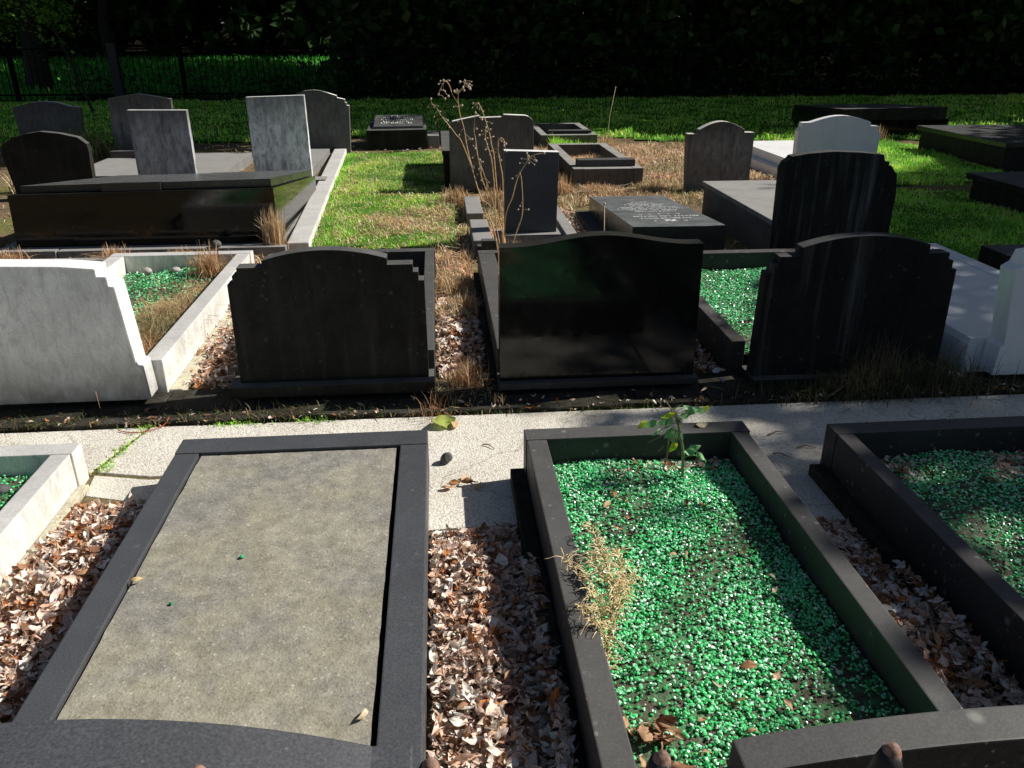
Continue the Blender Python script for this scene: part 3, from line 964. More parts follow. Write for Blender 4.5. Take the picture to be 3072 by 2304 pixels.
p15 += [(4.206, .690 - .04), (4.204, .648), (4.10, .645), (4.096, .60), (4.062, .556)]
headstone('bright white marble headstone with stepped arch, beyond the tall streaked one', 4.55, 9.2, .10, p15, M['marble_white'], 0, bevel=.006)
t = thing('ledger_grave', 'bright white marble slab in the sun behind the arched white headstone', 'grave', (4.55, 10.3, 0))
box('base_kerb', M['marble_white'], t, 4.00, 5.1, 9.32, 11.4, -.02, .09)
box('ledger', M['marble_white'], t, 4.12, 4.98, 9.34, 11.25, .0915, .20)
t = thing('chest_tomb', 'long dark two-tier tomb in shade at the far right', 'tomb', (7.5, 14.3, 0))
hexa('base_block', M['polished_black'], t, [(6.62, 13.32, -.02), (8.42, 13.32, -.02), (8.42, 15.4, -.02), (6.62, 15.4, -.02),
                                    (6.62, 13.32, .25), (8.42, 13.32, .25), (8.42, 15.4, .25), (6.62, 15.4, .25)], .005)
hexa('ledger', M['tablet_dark'], t, [(6.60, 13.30, .2515), (8.35, 13.30, .2515), (8.35, 15.3, .2515), (6.60, 15.3, .2515),
                                    (6.60, 13.30, .425), (8.35, 13.30, .448), (8.35, 15.3, .34), (6.60, 15.3, .33)], .005)
t = thing('chest_tomb', 'low dark slab tomb at the right edge, before the two-tier tomb', 'tomb', (7.6, 10.6, 0))
box('chest', M['tablet_dark'], t, 6.95, 8.9, 9.7, 11.6, -.02, .28)
box('ledger', M['polished_top'], t, 6.9, 8.95, 9.65, 11.65, .2815, .34)
t = thing('chest_tomb', 'low dark slab tomb in deep shade at the right edge, nearest of the dark tombs', 'tomb', (6.2, 7.4, 0))
box('chest', M['tablet_dark'], t, 5.45, 7.2, 6.5, 8.0, -.02, .2)
box('ledger', M['tablet_dark'], t, 5.4, 7.25, 6.45, 8.05, .2015, .26)
t = thing('kerb_stone', 'dark block of kerb stone on the shaded ground behind the right marble headstone', 'kerb', (4.1, 5.2, 0))
box('block', M['tablet_dark'], t, 3.85, 4.8, 5.1, 5.4, -.02, .19, .01)

# ================================================================== RAILINGS
t = thing('iron_railing', 'black iron railing with rust-worn tips right at the bottom edge of the picture', 'railing', (.05, .31, 0))
for k in range(-5, 7):
    x = -.016 + .121 * k
    yy = .310 - .07 * x
    dz = .0115 + .0085 * (k / 3)
    prof = [(.0080, 0), (.0080, 1.05), (.0080, 1.165 + dz), (.0088, 1.180 + dz), (.0096, 1.195 + dz), (.0097, 1.205 + dz), (.0088, 1.218 + dz), (.0073, 1.228 + dz), (.0052, 1.235 + dz)]
    b = tubes('upright', M['iron'], t, [([(x, yy, z) for r, z in prof], [r for r, z in prof])], 12)
    V, Fq = tube_data([(x + .0006, yy, 1.2335 + dz), (x + .0012, yy, 1.237 + dz), (x + .0014, yy, 1.240 + dz)], [.0054, .0040, .0018], 12)
    np_mesh('worn_tip', np.array(V) - np.array(t.location), Fq, M['rust'], None, b, True)
box('rail', M['iron'], t, -.75, .85, .300, .326, 1.00, 1.012, .001)
box('rail', M['iron'], t, -.75, .85, .300, .326, .14, .152, .001)

t = thing('iron_fence', 'dark iron bar fence along the far side of the lawn, before the wood', 'fence', (0, 22, 0))
px = [-22, -18, -14.0, -10.2, -6.2, -2.0, 2.2, 6.4, 10.6, 14.8, 19, 23]
for x in px:
    box('post', M['fence_iron'], t, x - .05, x + .05, 21.95, 22.05, -.05, 1.34, .01)
for a, b in zip(px[:-1], px[1:]):
    bm = bmesh.new()
    boxbm(a + .05 , b - .05 , -.02, .02, 1.16, 1.20, bm)
    boxbm(a + .05 , b - .05 , -.02, .02, .12, .16, bm)
    n = int((b - a) / .14)
    for i in range(1, n):
        x = a + (b - a) * i / n
        boxbm(x - .007, x + .007, -.007, .007, .0, 1.26, bm)
    for v in bm.verts: v.co.z += 0
    finish('bar_panel', bm, M['fence_iron'], t, 0)

# ================================================================== BULK MATERIALS: leaves, glass, grass
UV_U = np.linspace(-1, 1, 7)
def leaf_template(n, rng, curl_lo=.35, curl_hi=2.0):
    u = UV_U[None, :, None]
    v = np.array([-1.0, -.45, 0, .45, 1.0])[None, None, :]
    w = (1 - np.abs(u) ** 2.2) * (1 - .25 * u) * .42 + .01
    asp = rng.uniform(.30, .78, (n, 1, 1)) * np.where(rng.uniform(0, 1, (n, 1, 1)) < .16, .25, 1)
    y = v * w * asp
    c = rng.uniform(curl_lo, curl_hi, (n, 1, 1)) * rng.choice([-1, 1], (n, 1, 1), p=[.35, .65]) * 2.6
    yy = np.sin(y * c) / c
    zz = (1 - np.cos(y * c)) / c
    k = rng.normal(0, .22, (n, 1, 1))
    tw = rng.normal(0, .5, (n, 1, 1)) * u
    x = np.broadcast_to(u * .5, yy.shape) * 1.0
    zz = zz + k * u ** 2 + .04 * rng.normal(0, 1, zz.shape)
    y2 = yy * np.cos(tw) - zz * np.sin(tw)
    z2 = yy * np.sin(tw) + zz * np.cos(tw)
    T = np.stack([x, y2, z2], 3).reshape(n, -1, 3)
    return T
def leaf_faces():
    f = []
    for i in range(6):
        for j in range(4):
            a = i * 5 + j
            f.append((a, a + 1, a + 6, a + 5))
    return np.array(f)
LF = leaf_faces()
DRY = np.array([(.94, .79, .69), (.86, .65, .52), (.70, .46, .32), (.42, .22, .12), (.96, .89, .80), (.62, .22, .06), (.24, .12, .07)])
def dry_colors(n, rng, w=(.24, .22, .18, .12, .12, .05, .07)):
    c = DRY[rng.choice(len(DRY), n, p=np.array(w) / sum(w))]
    return np.clip(c * rng.uniform(.75, 1.2, (n, 1)), 0, 1)
def leaf_litter(name, n, sampler, size=(.028, .062), tilt=.7, seed=1, label=None, zlayer=.05):
    rng = np.random.default_rng(seed)
    P = sampler(n, rng)
    n = len(P)
    n = len(P)
    T = leaf_template(n, rng)
    S = size[0] + (size[1] - size[0]) * rng.uniform(0, 1, (n, 1)) ** 1.6
    S = S * np.where(rng.uniform(0, 1, (n, 1)) < .22, .5, 1)
    R = rotmats(n, tilt, rng)
    V, Fq, k = instance(T, LF, R, S, P)
    col = np.repeat(dry_colors(n, rng), k, 0)
    return props(np_mesh(name, V, Fq, M['leaf_dry'], col, None, True), label, 'dry leaves', kind='stuff')
def strip(x0a, x1a, x0b, x1b, y0, y1, zmax, edge_y=None, hump=True):
    """quad strip: x range at y0 is x0a..x1a and at y1 x0b..x1b."""
    def f(n, rng):
        v = rng.uniform(0, 1, n)
        u = rng.uniform(0, 1, n)
        xa = x0a + (x0b - x0a) * v; xb = x1a + (x1b - x1a) * v
        x = xa + (xb - xa) * u
        y = y0 + (y1 - y0) * v + rng.normal(0, .02, n)
        z = rng.uniform(.012, 1, n) * zmax * (.55 + .45 * np.sin(PI * np.clip(u, .05, .95)) + .2 * np.sin(9 * y + 4 * x))
        fade = np.clip((y1 - y) / .25, 0.15, 1)
        return np.stack([x, y, np.maximum(.012, z * fade)], 1)
    return f
def over_step(f, xs, dz, ymax):
    def g(n, rng):
        P = f(n, rng)
        on = P[:, 0] > xs
        P[:, 2] += on * dz
        return P[~(on & (P[:, 1] > ymax))]
    return g
leaf_litter('fallen_leaves', 8200, over_step(strip(-.062, .278, -.062, .250, .62, 2.36, .062), .225, .045, 2.1), seed=21, label='deep dry brown leaves between the slab grave and the sunlit glass grave')
leaf_litter('fallen_leaves', 5600, strip(-1.36, -1.01, -1.36, -1.03, .8, 2.66, .075), seed=22, label='dry brown leaves between the slab grave and the pale left grave')
leaf_litter('fallen_leaves', 5200, over_step(strip(1.135, 1.44, 1.135, 1.41, .8, 2.30, .055), 1.39, .04, 2.0), seed=23, label='dry brown leaves in shade left of the right-hand grave')
leaf_litter('fallen_leaves', 1300, strip(-1.27, -1.0, -1.37, -1.0, 3.68, 5.4, .06), size=(.03, .065), seed=24, label='dry leaves between the pale headstone and the weathered arched one')
leaf_litter('fallen_leaves', 1300, strip(-.04, .205, -.04, .205, 3.72, 5.1, .06), size=(.03, .065), seed=25, label='dry leaves between the weathered headstone and the glossy black one')
leaf_litter('fallen_leaves', 700, strip(1.215, 1.395, 1.215, 1.395, 3.7, 5.3, .05), size=(.03, .06), seed=26, label='dry leaves in the dark gap right of the glossy black headstone')
leaf_litter('fallen_leaves', 900, strip(2.47, 2.56, 2.47, 2.56, 3.4, 5.3, .05), size=(.03, .06), seed=27, label='dry leaves in the shaded gap left of the white marble grave')
leaf_litter('fallen_leaves', 700, strip(1.10, 1.28, 1.10, 1.28, 5.75, 7.8, .05), size=(.03, .06), seed=28, label='dry leaves beside the polished inscribed slab')
leaf_litter('fallen_leaves', 260, lambda n, rng: np.stack([rng.uniform(-2.2, 3.4, n), 3.30 + np.abs(rng.normal(0, .07, n)), np.where(rng.uniform(0, 1, n) < .3, .012, .028)], 1), size=(.02, .045), seed=32, label='thin scatter of dry leaves along the footing under the middle row')
def add_z(f, dz):
    def g(n, rng):
        P = f(n, rng); P[:, 2] += dz
        return P
    return g
leaf_litter('fallen_leaves', 170, add_z(strip(.37, 1.05, .37, 1.05, 2.55, 2.635, .02), .1), size=(.025, .055), seed=29, label='thin line of dry leaves at the far end of the sunlit glass grave')
leaf_litter('fallen_leaves', 330, add_z(strip(1.52, 2.28, 1.52, 2.28, 2.38, 2.57, .02), .1), size=(.03, .06), seed=30, label='dry leaves at the far end of the shaded right-hand grave')
def scatter_far(boxes):
    def f(n, rng):
        out = []
        ar = np.array([(b[1] - b[0]) * (b[3] - b[2]) for b in boxes]); ar = ar / ar.sum()
        ix = rng.choice(len(boxes), n, p=ar)
        B = np.array(boxes)[ix]
        x = rng.uniform(B[:, 0], B[:, 1]); y = rng.uniform(B[:, 2], B[:, 3])
        return np.stack([x, y, gz(x, y) + .012 + rng.uniform(0, .012, n)], 1)
    return f
leaf_litter('fallen_leaves', 3200, scatter_far([(1.1, 3.9, 8.2, 12.6), (1.1, 2.4, 7.5, 9.0), (-1.3, 1.5, 12.0, 13.6), (-4.5, -1.5, 8.9, 13), (-5, 3, 5.6, 6.4), (2.1, 2.45, 5.6, 8.6), (-5.5, -3, 6.1, 9), (3.3, 4, 8.4, 9.4)]), size=(.03, .06), seed=31, label='scattered dry leaves over the bare ground between the far graves')

# green glass
def icos():
    bm = bmesh.new()
    bmesh.ops.create_icosphere(bm, subdivisions=1, radius=.5)
    v = np.array([x.co[:] for x in bm.verts]); f = np.array([[q.index for q in p.verts] for p in bm.faces])
    bm.free()
    return v, f
IV, IF = icos()
def glass_bed(label, n, x0, x1, y0, y1, z, seed, size=(.007, .015), bright=1.0, rotz=0, skip=None, dark=.06):
    rng = np.random.default_rng(seed)
    x = rng.uniform(x0, x1, n); y = rng.uniform(y0, y1, n)
    def hgt(x, y):
        return z + .010 * np.sin(5.1 * x + 1.2) * np.sin(4.3 * y) + .006 * np.sin(17 * x + 3 * y) * np.sin(13 * y + .5) + .008 * np.sin(9 * x - 6 * y)
    bald = .5 + .5 * np.sin(6.2 * x + 2.1 * np.sin(3.1 * y + seed)) * np.sin(4.7 * y + 1.9 * np.sin(5 * x))
    keep = rng.uniform(0, 1, n) < np.clip(.16 + 1.35 * bald, .12, 1)
    x, y = x[keep], y[keep]
    n = len(x)
    P = np.stack([x, y, hgt(x, y) + rng.uniform(-.001, .007, n)], 1)
    T = IV[None] * rng.uniform(.62, 1.25, (n, len(IV), 1))
    S = rng.uniform(size[0], size[1], (n, 1)) * rng.uniform(.6, 1.1, (n, 3)) * np.array([1, 1, .62])
    V, Fq, k = instance(T, IF, rotmats(n, .38, rng), S, P)
    pal = np.array([(.10, .70, .22), (.20, .84, .36), (.05, .46, .13), (.48, .92, .60), (.02, .16, .05), (.92, .95, .88), (.07, .055, .04)])
    c = pal[rng.choice(7, n, p=[.27, .28, .13, .18, .05, .035, .055])]
    c = np.clip(c * rng.uniform(.7, 1.25, (n, 1)) * bright, 0, 1)
    o = props(np_mesh('glass_chippings', V, Fq, M['glass_chip'], np.repeat(c, k, 0)), label, 'glass chippings', kind='stuff')
    nx, ny = 24, 40
    X, Y = np.meshgrid(np.linspace(x0 - .004, x1 + .004, nx), np.linspace(y0 - .004, y1 + .004, ny))
    Vb = np.stack([X, Y, hgt(X, Y) - .003], 2).reshape(-1, 3)
    i, j = np.meshgrid(np.arange(nx - 1), np.arange(ny - 1))
    a = (j * nx + i).ravel()
    return o, Vb, np.stack([a, a + 1, a + nx + 1, a + nx], 1)
def soil_green():
    g = NG('glass_grit')
    v = g.coords(world=True)
    g.base(g.ramp(g.noise(v, 26, 6, .7), [(.34, (.05, .24, .08)), (.46, (.08, .20, .08)), (.54, (.085, .065, .042))]))
    g.set(Roughness=.6)
    g.bump(g.noise(v, 110, 4, .7), .8, .01)
    return g.m
M['grit'] = soil_green()
for args in (('sunlit bright green glass chippings filling the middle grave', 33000, .368, 1.056, .86, 2.632, .105, 41, (.0075, .015)),
             ('shaded green glass chippings filling the right-hand grave', 15000, 1.518, 2.29, .9, 2.58, .105, 42, (.008, .0155)),
             ('green glass chippings in the pale left grave', 5000, -2.24, -1.48, 1.6, 2.79, .07, 43, (.008, .016)),
             ('green glass chippings in the grave behind the pale headstone', 9000, -2.14, -1.415, 3.75, 5.6, .085, 44, (.009, .018)),
             ('sunlit green glass chippings in the grave behind the broad streaked headstone', 11000, 1.48, 2.38, 3.75, 5.28, .085, 45, (.009, .018))):
    o, Vb, Fb = glass_bed(*args)
    b = np_mesh('grit_bed', Vb, Fb, M['grit'], None, o, True)
    b['kind'] = 'stuff'

# grass blades
def grass(label, n, sampler, hgt, seed, pal, lean=.5, wid=.004, name='grass', mat='blade', cat='grass', kind='stuff', zoff=0.0):
    rng = np.random.default_rng(seed)
    xy = sampler(n, rng)
    n = len(xy)
    z = gz(xy[:, 0], xy[:, 1]) + zoff
    h = rng.uniform(hgt[0], hgt[1], n) * (.7 + .6 * (.5 + .5 * np.sin(4.1 * xy[:, 0] + 2 * np.sin(3.3 * xy[:, 1]))) * rng.uniform(.6, 1.4, n))
    az = rng.uniform(0, 2 * PI, n)
    dx, dy = np.cos(az), np.sin(az)
    l = np.abs(rng.normal(0, lean, n)) * h
    wv = wid * rng.uniform(.6, 1.4, n)
    wx, wy = -dy * wv, dx * wv
    b = np.stack([xy[:, 0], xy[:, 1], z], 1)
    m = b + np.stack([dx * l * .3, dy * l * .3, h * .55], 1)
    t2 = b + np.stack([dx * l, dy * l, h * np.clip(1 - .3 * l / h, .4, 1)], 1)
    W = np.stack([wx, wy, np.zeros(n)], 1)
    V = np.stack([b - W, b + W, m - W * .8, m + W * .8, t2 - W * .12, t2 + W * .12], 1).reshape(-1, 3)
    f = np.array([(0, 1, 3, 2), (2, 3, 5, 4)])
    Fq = (f[None] + (np.arange(n) * 6)[:, None, None]).reshape(-1, 4)
    p = np.array([q[:3] for q in pal]); wts = np.array([q[3] for q in pal]); wts = wts / wts.sum()
    c = p[rng.choice(len(p), n, p=wts)] * rng.uniform(.7, 1.25, (n, 1))
    px_, py_ = xy[:, 0], xy[:, 1]
    pt = np.sin(2.3 * px_ + 1.7 * np.sin(1.9 * py_)) * np.sin(2.9 * py_ + 1.3 * np.sin(3.1 * px_)) + .6 * np.sin(7.1 * px_ + 3 * py_) * np.sin(6.3 * py_ - 2 * px_)
    c = c * np.clip(1 + .26 * pt, .5, 1.4)[:, None] * np.stack([1 + .16 * pt, np.ones(n), 1 + .1 * pt], 1)
    return props(np_mesh(name, V, Fq, M[mat], np.clip(np.repeat(c, 6, 0), 0, 1), None, True), label, cat, kind=kind)
def poly_sampler(poly, holes=None, patch=None, edge_fade=0.0):
    xs = [p[0] for p in poly]; ys = [p[1] for p in poly]
    def f(n, rng):
        x = rng.uniform(min(xs), max(xs), n); y = rng.uniform(min(ys), max(ys), n)
        k = inpoly(x + rng.normal(0, .04, n), y + rng.normal(0, .06, n), poly)
        if patch is not None:
            k &= rng.uniform(0, 1, n) > patch(x, y)
        return np.stack([x[k], y[k]], 1)
    return f
LUSH = [(.46, .90, .09, 5), (.32, .78, .06, 4), (.62, .95, .18, 3), (.76, .90, .28, 1.5), (.86, .74, .42, .5), (.40, .28, .14, .2)]
SHADED_GRASS = [(.08, .40, .05, 5), (.05, .28, .035, 4), (.12, .36, .05, 1.5)]  # darker palette for the bank, the wood's shade put into the colour
def brown(x, y):
    d = ((x + .22) / .42) ** 2 + ((y - 7.35) / .55) ** 2
    tr = np.exp(-((y - 8.72) / .07) ** 2)
    e = np.clip((x - .02) / .15, 0, 1) * .7
    sp = np.clip((np.sin(5.3 * x + 2 * np.sin(2.7 * y)) * np.sin(4.1 * y + 1.4 * np.sin(4 * x)) - .35) * 1.3, 0, .8)
    ed = np.clip((-.85 - .10 * (y - 6.5) * .5 - x) / .2, 0, 1) * .6
    return np.clip(np.maximum.reduce([np.exp(-d * 1.2) * .95, tr * .97, e, sp, ed]), 0, 1)
grass('short sunlit grass growing between the double tomb and the central stones', 60000, poly_sampler(LAWNS['mid'], patch=brown), (.015, .055), 51, LUSH, .7, .004)
grass('short grass in deep shade at the near right', 30000, poly_sampler(LAWNS['near_right']), (.02, .06), 52, LUSH, .6, .006)
grass('short grass, half in sun, beside the bright white marble grave', 42000, poly_sampler(LAWNS['mid_right']), (.02, .07), 53, LUSH, .6, .006)
grass('mown grass of the wide far lawn before the fence', 90000, poly_sampler(LAWNS['far']), (.03, .09), 54, LUSH, .6, .011)
grass('rough grass on the dark bank beyond the fence', 26000, poly_sampler([(-30, 22.4), (-2.5, 22.4), (-3, 46), (-40, 46)]), (.08, .26), 55, SHADED_GRASS, .7, .03)
RUST = [(.60, .37, .20, 4), (.42, .24, .12, 3), (.78, .58, .38, 2)]
STRAW = [(.76, .56, .33, 4), (.56, .37, .20, 3), (.88, .74, .52, 2), (.30, .18, .10, 1.5)]
grass('flattened dead grass over the bare ground among the far graves', 34000, scatter_xy := (lambda n, rng: scatter_far([(1.1, 3.9, 8.0, 12.7), (-.05, .25, 6.0, 9.2), (.4, .98, 6.7, 8.7), (1.1, 1.3, 6, 8.3), (-.62, .1, 6.85, 7.85), (-.62, .1, 6.85, 7.85), (-.62, .1, 6.85, 7.85), (-1.1, .15, 6.4, 11.8), (2.1, 2.45, 7.5, 9), (-4.5, -3.3, 6.05, 6.5), (-1.6, -1.0, 5.7, 6.3)])(n, rng)[:, :2]),
      (.02, .08), 56, STRAW, 1.2, .004, 'dead_grass', 'straw', 'dead grass')
grass('dead grass and moss between the weathered and the glossy headstones', 3500, lambda n, rng: np.stack([rng.uniform(-.04, .21, n), np.concatenate([rng.uniform(4.6, 6.0, n - n // 5), rng.uniform(3.34, 3.7, n // 5)])], 1), (.02, .10), 57, STRAW + [(.12, .2, .03, 2)], 1.0, .003, 'dead_grass', 'straw', 'dead grass')
grass('dead grass matted inside the empty kerb frame', 7000, lambda n, rng: np.stack([rng.uniform(1.6, 2.14, n), rng.uniform(9.35, 11.05, n)], 1), (.03, .13), 58, STRAW, 1.1, .004, 'dead_grass', 'straw', 'dead grass')
grass('dead grass trailing over the glass in the grave behind the pale headstone', 3600, lambda n, rng: np.stack([-1.46 - np.abs(rng.normal(0, .15, n)), 3.75 + 1.5 * rng.uniform(0, 1, n) ** 1.4], 1), (.04, .12), 59, RUST, 1.6, .0016, 'dead_grass', 'straw', 'dead grass', zoff=.08)
grass('low mixed weeds in the joint of the path near the pale headstone', 260, lambda n, rng: (lambda v: np.stack([-1.345 + .05 * (v - 3.1) + .09 * (v - 3.1) + rng.normal(0, .016, n), v], 1))(rng.choice([2.95, 3.06, 3.12, 3.24, 3.33], n) + rng.normal(0, .03, n)), (.008, .035), 60, LUSH + [(.5, .4, .2, 3)], .8, .003, 'weeds', 'blade', 'weeds')
grass('low weeds and moss along the path edge below the middle row', 600, lambda n, rng: (lambda x: np.stack([x, 3.30 + rng.normal(0, .014, n)], 1))(rng.choice([-1.30, -.98, -.9, -.62, -.55, .62, .7, .78, .9, 1.0], n) + rng.normal(0, .05, n)), (.008, .03), 61, LUSH + [(.4, .3, .15, 3)], .8, .003, 'weeds', 'blade', 'weeds')
grass('small dull weeds, moss and dead stems over the footing under the middle row', 2600, lambda n, rng: np.stack([rng.uniform(-2.4, 3.2, n) + .12 * rng.normal(0, 1, n) * 0, 3.30 + np.abs(rng.normal(0, .075, n))], 1), (.008, .045), 64, [(.10, .12, .04, 3), (.22, .16, .09, 3), (.07, .14, .03, 2), (.4, .28, .15, 1)], 1.1, .0022, 'weeds', 'blade', 'weeds', zoff=.02)
grass('scruffy dark weeds at the foot of the broad streaked headstone', 2600, lambda n, rng: np.stack([rng.normal(2.0, .25, n), 3.38 + rng.normal(0, .05, n)], 1), (.05, .2), 62, [(.12, .13, .06, 3), (.2, .16, .1, 3), (.08, .12, .04, 2)], .7, .0022, 'weeds', 'blade', 'weeds')
grass('bright grass tufts growing inside the small far kerb frame', 900, lambda n, rng: np.stack([rng.uniform(1.62, 2.35, n), rng.uniform(11.9, 12.2, n)], 1), (.06, .2), 63, LUSH, .5, .006)

# dry tussocks, each a thing
def tussock(label, x, y, z, n, h, spread, seed, pal=STRAW, wid=.0025, group=None, droop=1.0):
    rng = np.random.default_rng(seed)
    n = int(n * 1.25); h *= .85; wid *= .55; droop *= 1.15
    az = rng.uniform(0, 2 * PI, n); L = rng.uniform(.25, 1, n) * h; out = np.abs(rng.normal(0, .6, n)) * spread
    br = rng.normal(0, spread * .30, (n, 2)); az2 = az + rng.normal(0, .9, n)
    ts = np.array([0, .35, .7, 1.0])
    cen = np.stack([br[:, 0, None] + (np.cos(az)[:, None] * (1 - ts) + np.cos(az2)[:, None] * ts) * out[:, None] * ts ** 1.5, br[:, 1, None] + (np.sin(az)[:, None] * (1 - ts) + np.sin(az2)[:, None] * ts) * out[:, None] * ts ** 1.5,
                    L[:, None] * (ts * 1.3 - droop * .75 * ts ** 2.4 * np.minimum(1.2, out / spread)[:, None])], 2)
    cen[:, :, 2] = np.maximum(cen[:, :, 2], .002)
    wv = np.stack([-np.sin(az), np.cos(az), np.zeros(n)], 1)[:, None, :] * (wid * np.array([1, .9, .7, .2]))[None, :, None]
    V = np.stack([cen - wv, cen + wv], 2).reshape(-1, 3)
    f = np.array([(2 * i, 2 * i + 1, 2 * i + 3, 2 * i + 2) for i in range(3)])
    Fq = (f[None] + (np.arange(n) * 8)[:, None, None]).reshape(-1, 4)
    p = np.array([q[:3] for q in pal]); wts = np.array([q[3] for q in pal]); wts = wts / wts.sum()
    c = p[rng.choice(len(p), n, p=wts)] * rng.uniform(.7, 1.2, (n, 1))
    o = np_mesh('grass_tussock', V, Fq, M['straw'], np.clip(np.repeat(c, 8, 0), 0, 1), None, True)
    o.location = (x, y, z)
    return props(o, label, 'grass tussock', group)
tussock('arching dry grass clump beside the glossy black headstone', .10, 3.62, .01, 260, .17, .14, 71, RUST)
tussock('wiry dead fern on the path edge under the gap between the middle headstones', -.06, 3.30, .01, 46, .15, .13, 72, [(.30, .15, .07, 3), (.5, .3, .16, 2)], .0022)
tussock('dry weed standing at the right front corner of the black double tomb', -1.30, 6.42, .02, 380, .34, .12, 73, STRAW, .0045, droop=.5)
tussock('brown dead clump in the corner of the grave behind the pale headstone', -1.55, 5.45, .10, 300, .22, .16, 74, RUST, .004)
tussock('small dead sprig at the left base of the glossy black headstone', .24, 3.38, .01, 30, .09, .05, 75, STRAW, .002)
tussock('brittle dead clump by the left kerb of the overgrown plot', .16, 8.2, 0, 300, .20, .20, 76, RUST + STRAW, .006)
tussock('rusty dead clump in front of the wide notched headstone', .58, 8.2, 0, 420, .18, .26, 77, RUST + STRAW, .006)
tussock('tawny clump between the small square headstone and the kerb frame', 1.28, 8.7, 0, 300, .22, .2, 78, RUST + STRAW, .006)
tussock('low tawny clump along the near end of the empty kerb frame', 1.7, 8.75, 0, 420, .10, .3, 79, RUST + STRAW, .006)
tussock('dead clump at the right end of the empty kerb frame', 2.35, 8.85, 0, 300, .12, .22, 80, STRAW, .006)
tussock('dry seeded clump at the right of the small far kerb frame', 2.5, 12.4, 0, 130, .24, .22, 81, STRAW, .006, droop=.8)
tussock('dead seeded weed beside the two-tier dark tomb', 6.85, 12.6, 0, 110, .26, .14, 82, RUST, .008, droop=.8)
tussock('low brown clump at the left end of the kerb before the double tomb', -3.2, 6.16, .02, 260, .12, .2, 83, RUST, .004)
tussock('fluffy brown clump at the middle of the kerb before the double tomb', -2.45, 6.16, .02, 260, .12, .2, 84, RUST, .004)
tussock('small brown clump at the right of the kerb before the double tomb', -1.95, 6.18, .02, 180, .09, .15, 85, RUST, .004)
tussock('dark wiry dead brush leaning on the broad streaked headstone', 2.05, 3.42, .03, 200, .30, .20, 86, [(.14, .12, .09, 3), (.2, .15, .1, 2)], .0016, droop=.6)
tussock('pale tuft at the far left beside the dark arched headstone', -4.5, 9.3, 0, 120, .34, .18, 87, STRAW, .008, droop=.8)
tussock('thick weeds between the two far left headstones', -4.75, 11.8, 0, 420, .45, .5, 88, [(.30, .22, .12, 3), (.05, .14, .02, 4)], .010, droop=.9)
tussock('dry grass clump in the leaf strip behind the weathered headstone', .02, 5.2, .01, 420, .14, .2, 89, STRAW, .004)
tussock('dead clump in the shaded strip beside the glossy headstone kerb', .13, 4.75, .01, 260, .14, .14, 90, STRAW, .004)

# ================================================================== TALL DEAD STALKS
STALKS = {
 'A':[(0.421,5.85,0.0),(0.402,5.85,0.185),(0.366,5.85,0.329),(0.295,5.85,0.496),(0.257,5.85,0.621),(0.227,5.85,0.740),(0.203,5.85,0.851),(0.183,5.85,0.981),(0.160,5.85,1.061),(0.149,5.85,1.142),(0.147,5.85,1.169),(0.154,5.85,1.217)],
 'A2':[(0.146,5.85,1.145),(0.110,5.84,1.202),(0.093,5.84,1.255),(0.069,5.83,1.285),(0.046,5.82,1.267),(0.033,5.82,1.238),(0.016,5.82,1.203)],
 'A3':[(0.154,5.85,1.211),(0.183,5.86,1.243),(0.200,5.87,1.269),(0.197,5.87,1.284)],
 'A4':[(0.145,5.85,1.202),(0.123,5.84,1.220)],
 'B':[(0.227,5.85,0.740),(0.217,5.84,0.759),(0.162,5.83,0.898),(0.131,5.82,0.935),(0.079,5.81,1.006),(0.039,5.80,1.052),(0.018,5.80,1.089),(-0.009,5.80,1.128),(-0.030,5.80,1.143),(-0.035,5.80,1.173)],
 'C':[(0.488,5.91,0.0),(0.468,5.91,0.159),(0.444,5.91,0.256),(0.391,5.91,0.423),(0.309,5.91,0.610),(0.291,5.91,0.721),(0.276,5.91,0.798),(0.265,5.91,0.899),(0.256,5.91,0.949),(0.260,5.91,1.008),(0.268,5.91,1.073)],
 'D':[(0.431,5.80,0.0),(0.419,5.80,0.186),(0.396,5.80,0.339),(0.388,5.80,0.579),(0.370,5.80,0.768),(0.352,5.80,0.834),(0.330,5.80,0.911),(0.334,5.80,0.985)],
 'E':[(0.470,5.94,0.0),(0.447,5.94,0.256),(0.417,5.94,0.508),(0.396,5.94,0.783),(0.380,5.94,0.847),(0.368,5.94,0.923),(0.340,5.94,1.014),(0.318,5.94,1.079),(0.293,5.94,1.134),(0.283,5.94,1.134),(0.283,5.94,1.107)],
 'F':[(0.471,5.87,0.0),(0.458,5.87,0.169),(0.449,5.87,0.370),(0.453,5.87,0.615),(0.437,5.87,0.722),(0.424,5.87,0.801),(0.422,5.87,0.855),(0.425,5.87,0.899),(0.445,5.87,0.908),(0.464,5.87,0.889),(0.464,5.87,0.855)],
 'G':[(0.500,5.97,0.0),(0.553,5.97,0.192),(0.580,5.97,0.268),(0.604,5.97,0.346),(0.607,5.97,0.448),(0.603,5.97,0.536),(0.596,5.97,0.616),(0.586,5.97,0.649)],
 'H':[(0.49,5.95,0.0),(0.471,5.95,0.229),(0.489,5.95,0.383),(0.527,5.95,0.474),(0.557,5.95,0.587),(0.584,5.95,0.652),(0.640,5.95,0.743),(0.647,5.95,0.759),(0.697,5.95,0.781),(0.760,5.95,0.790)],
 'H2':[(0.650,5.95,0.762),(0.633,5.95,0.791)],
 'I':[(0.391,5.91,0.423),(0.346,5.90,0.577),(0.304,5.89,0.708),(0.292,5.89,0.756)],
}
t = thing('dead_flower_stalks', 'tall bleached dead flower stalks with drooping seed heads by the small square headstone', 'dead plant', (.44, 5.88, 0))
MAIN = ('A', 'C', 'D', 'E', 'F', 'G', 'H')
stem_obj = {}
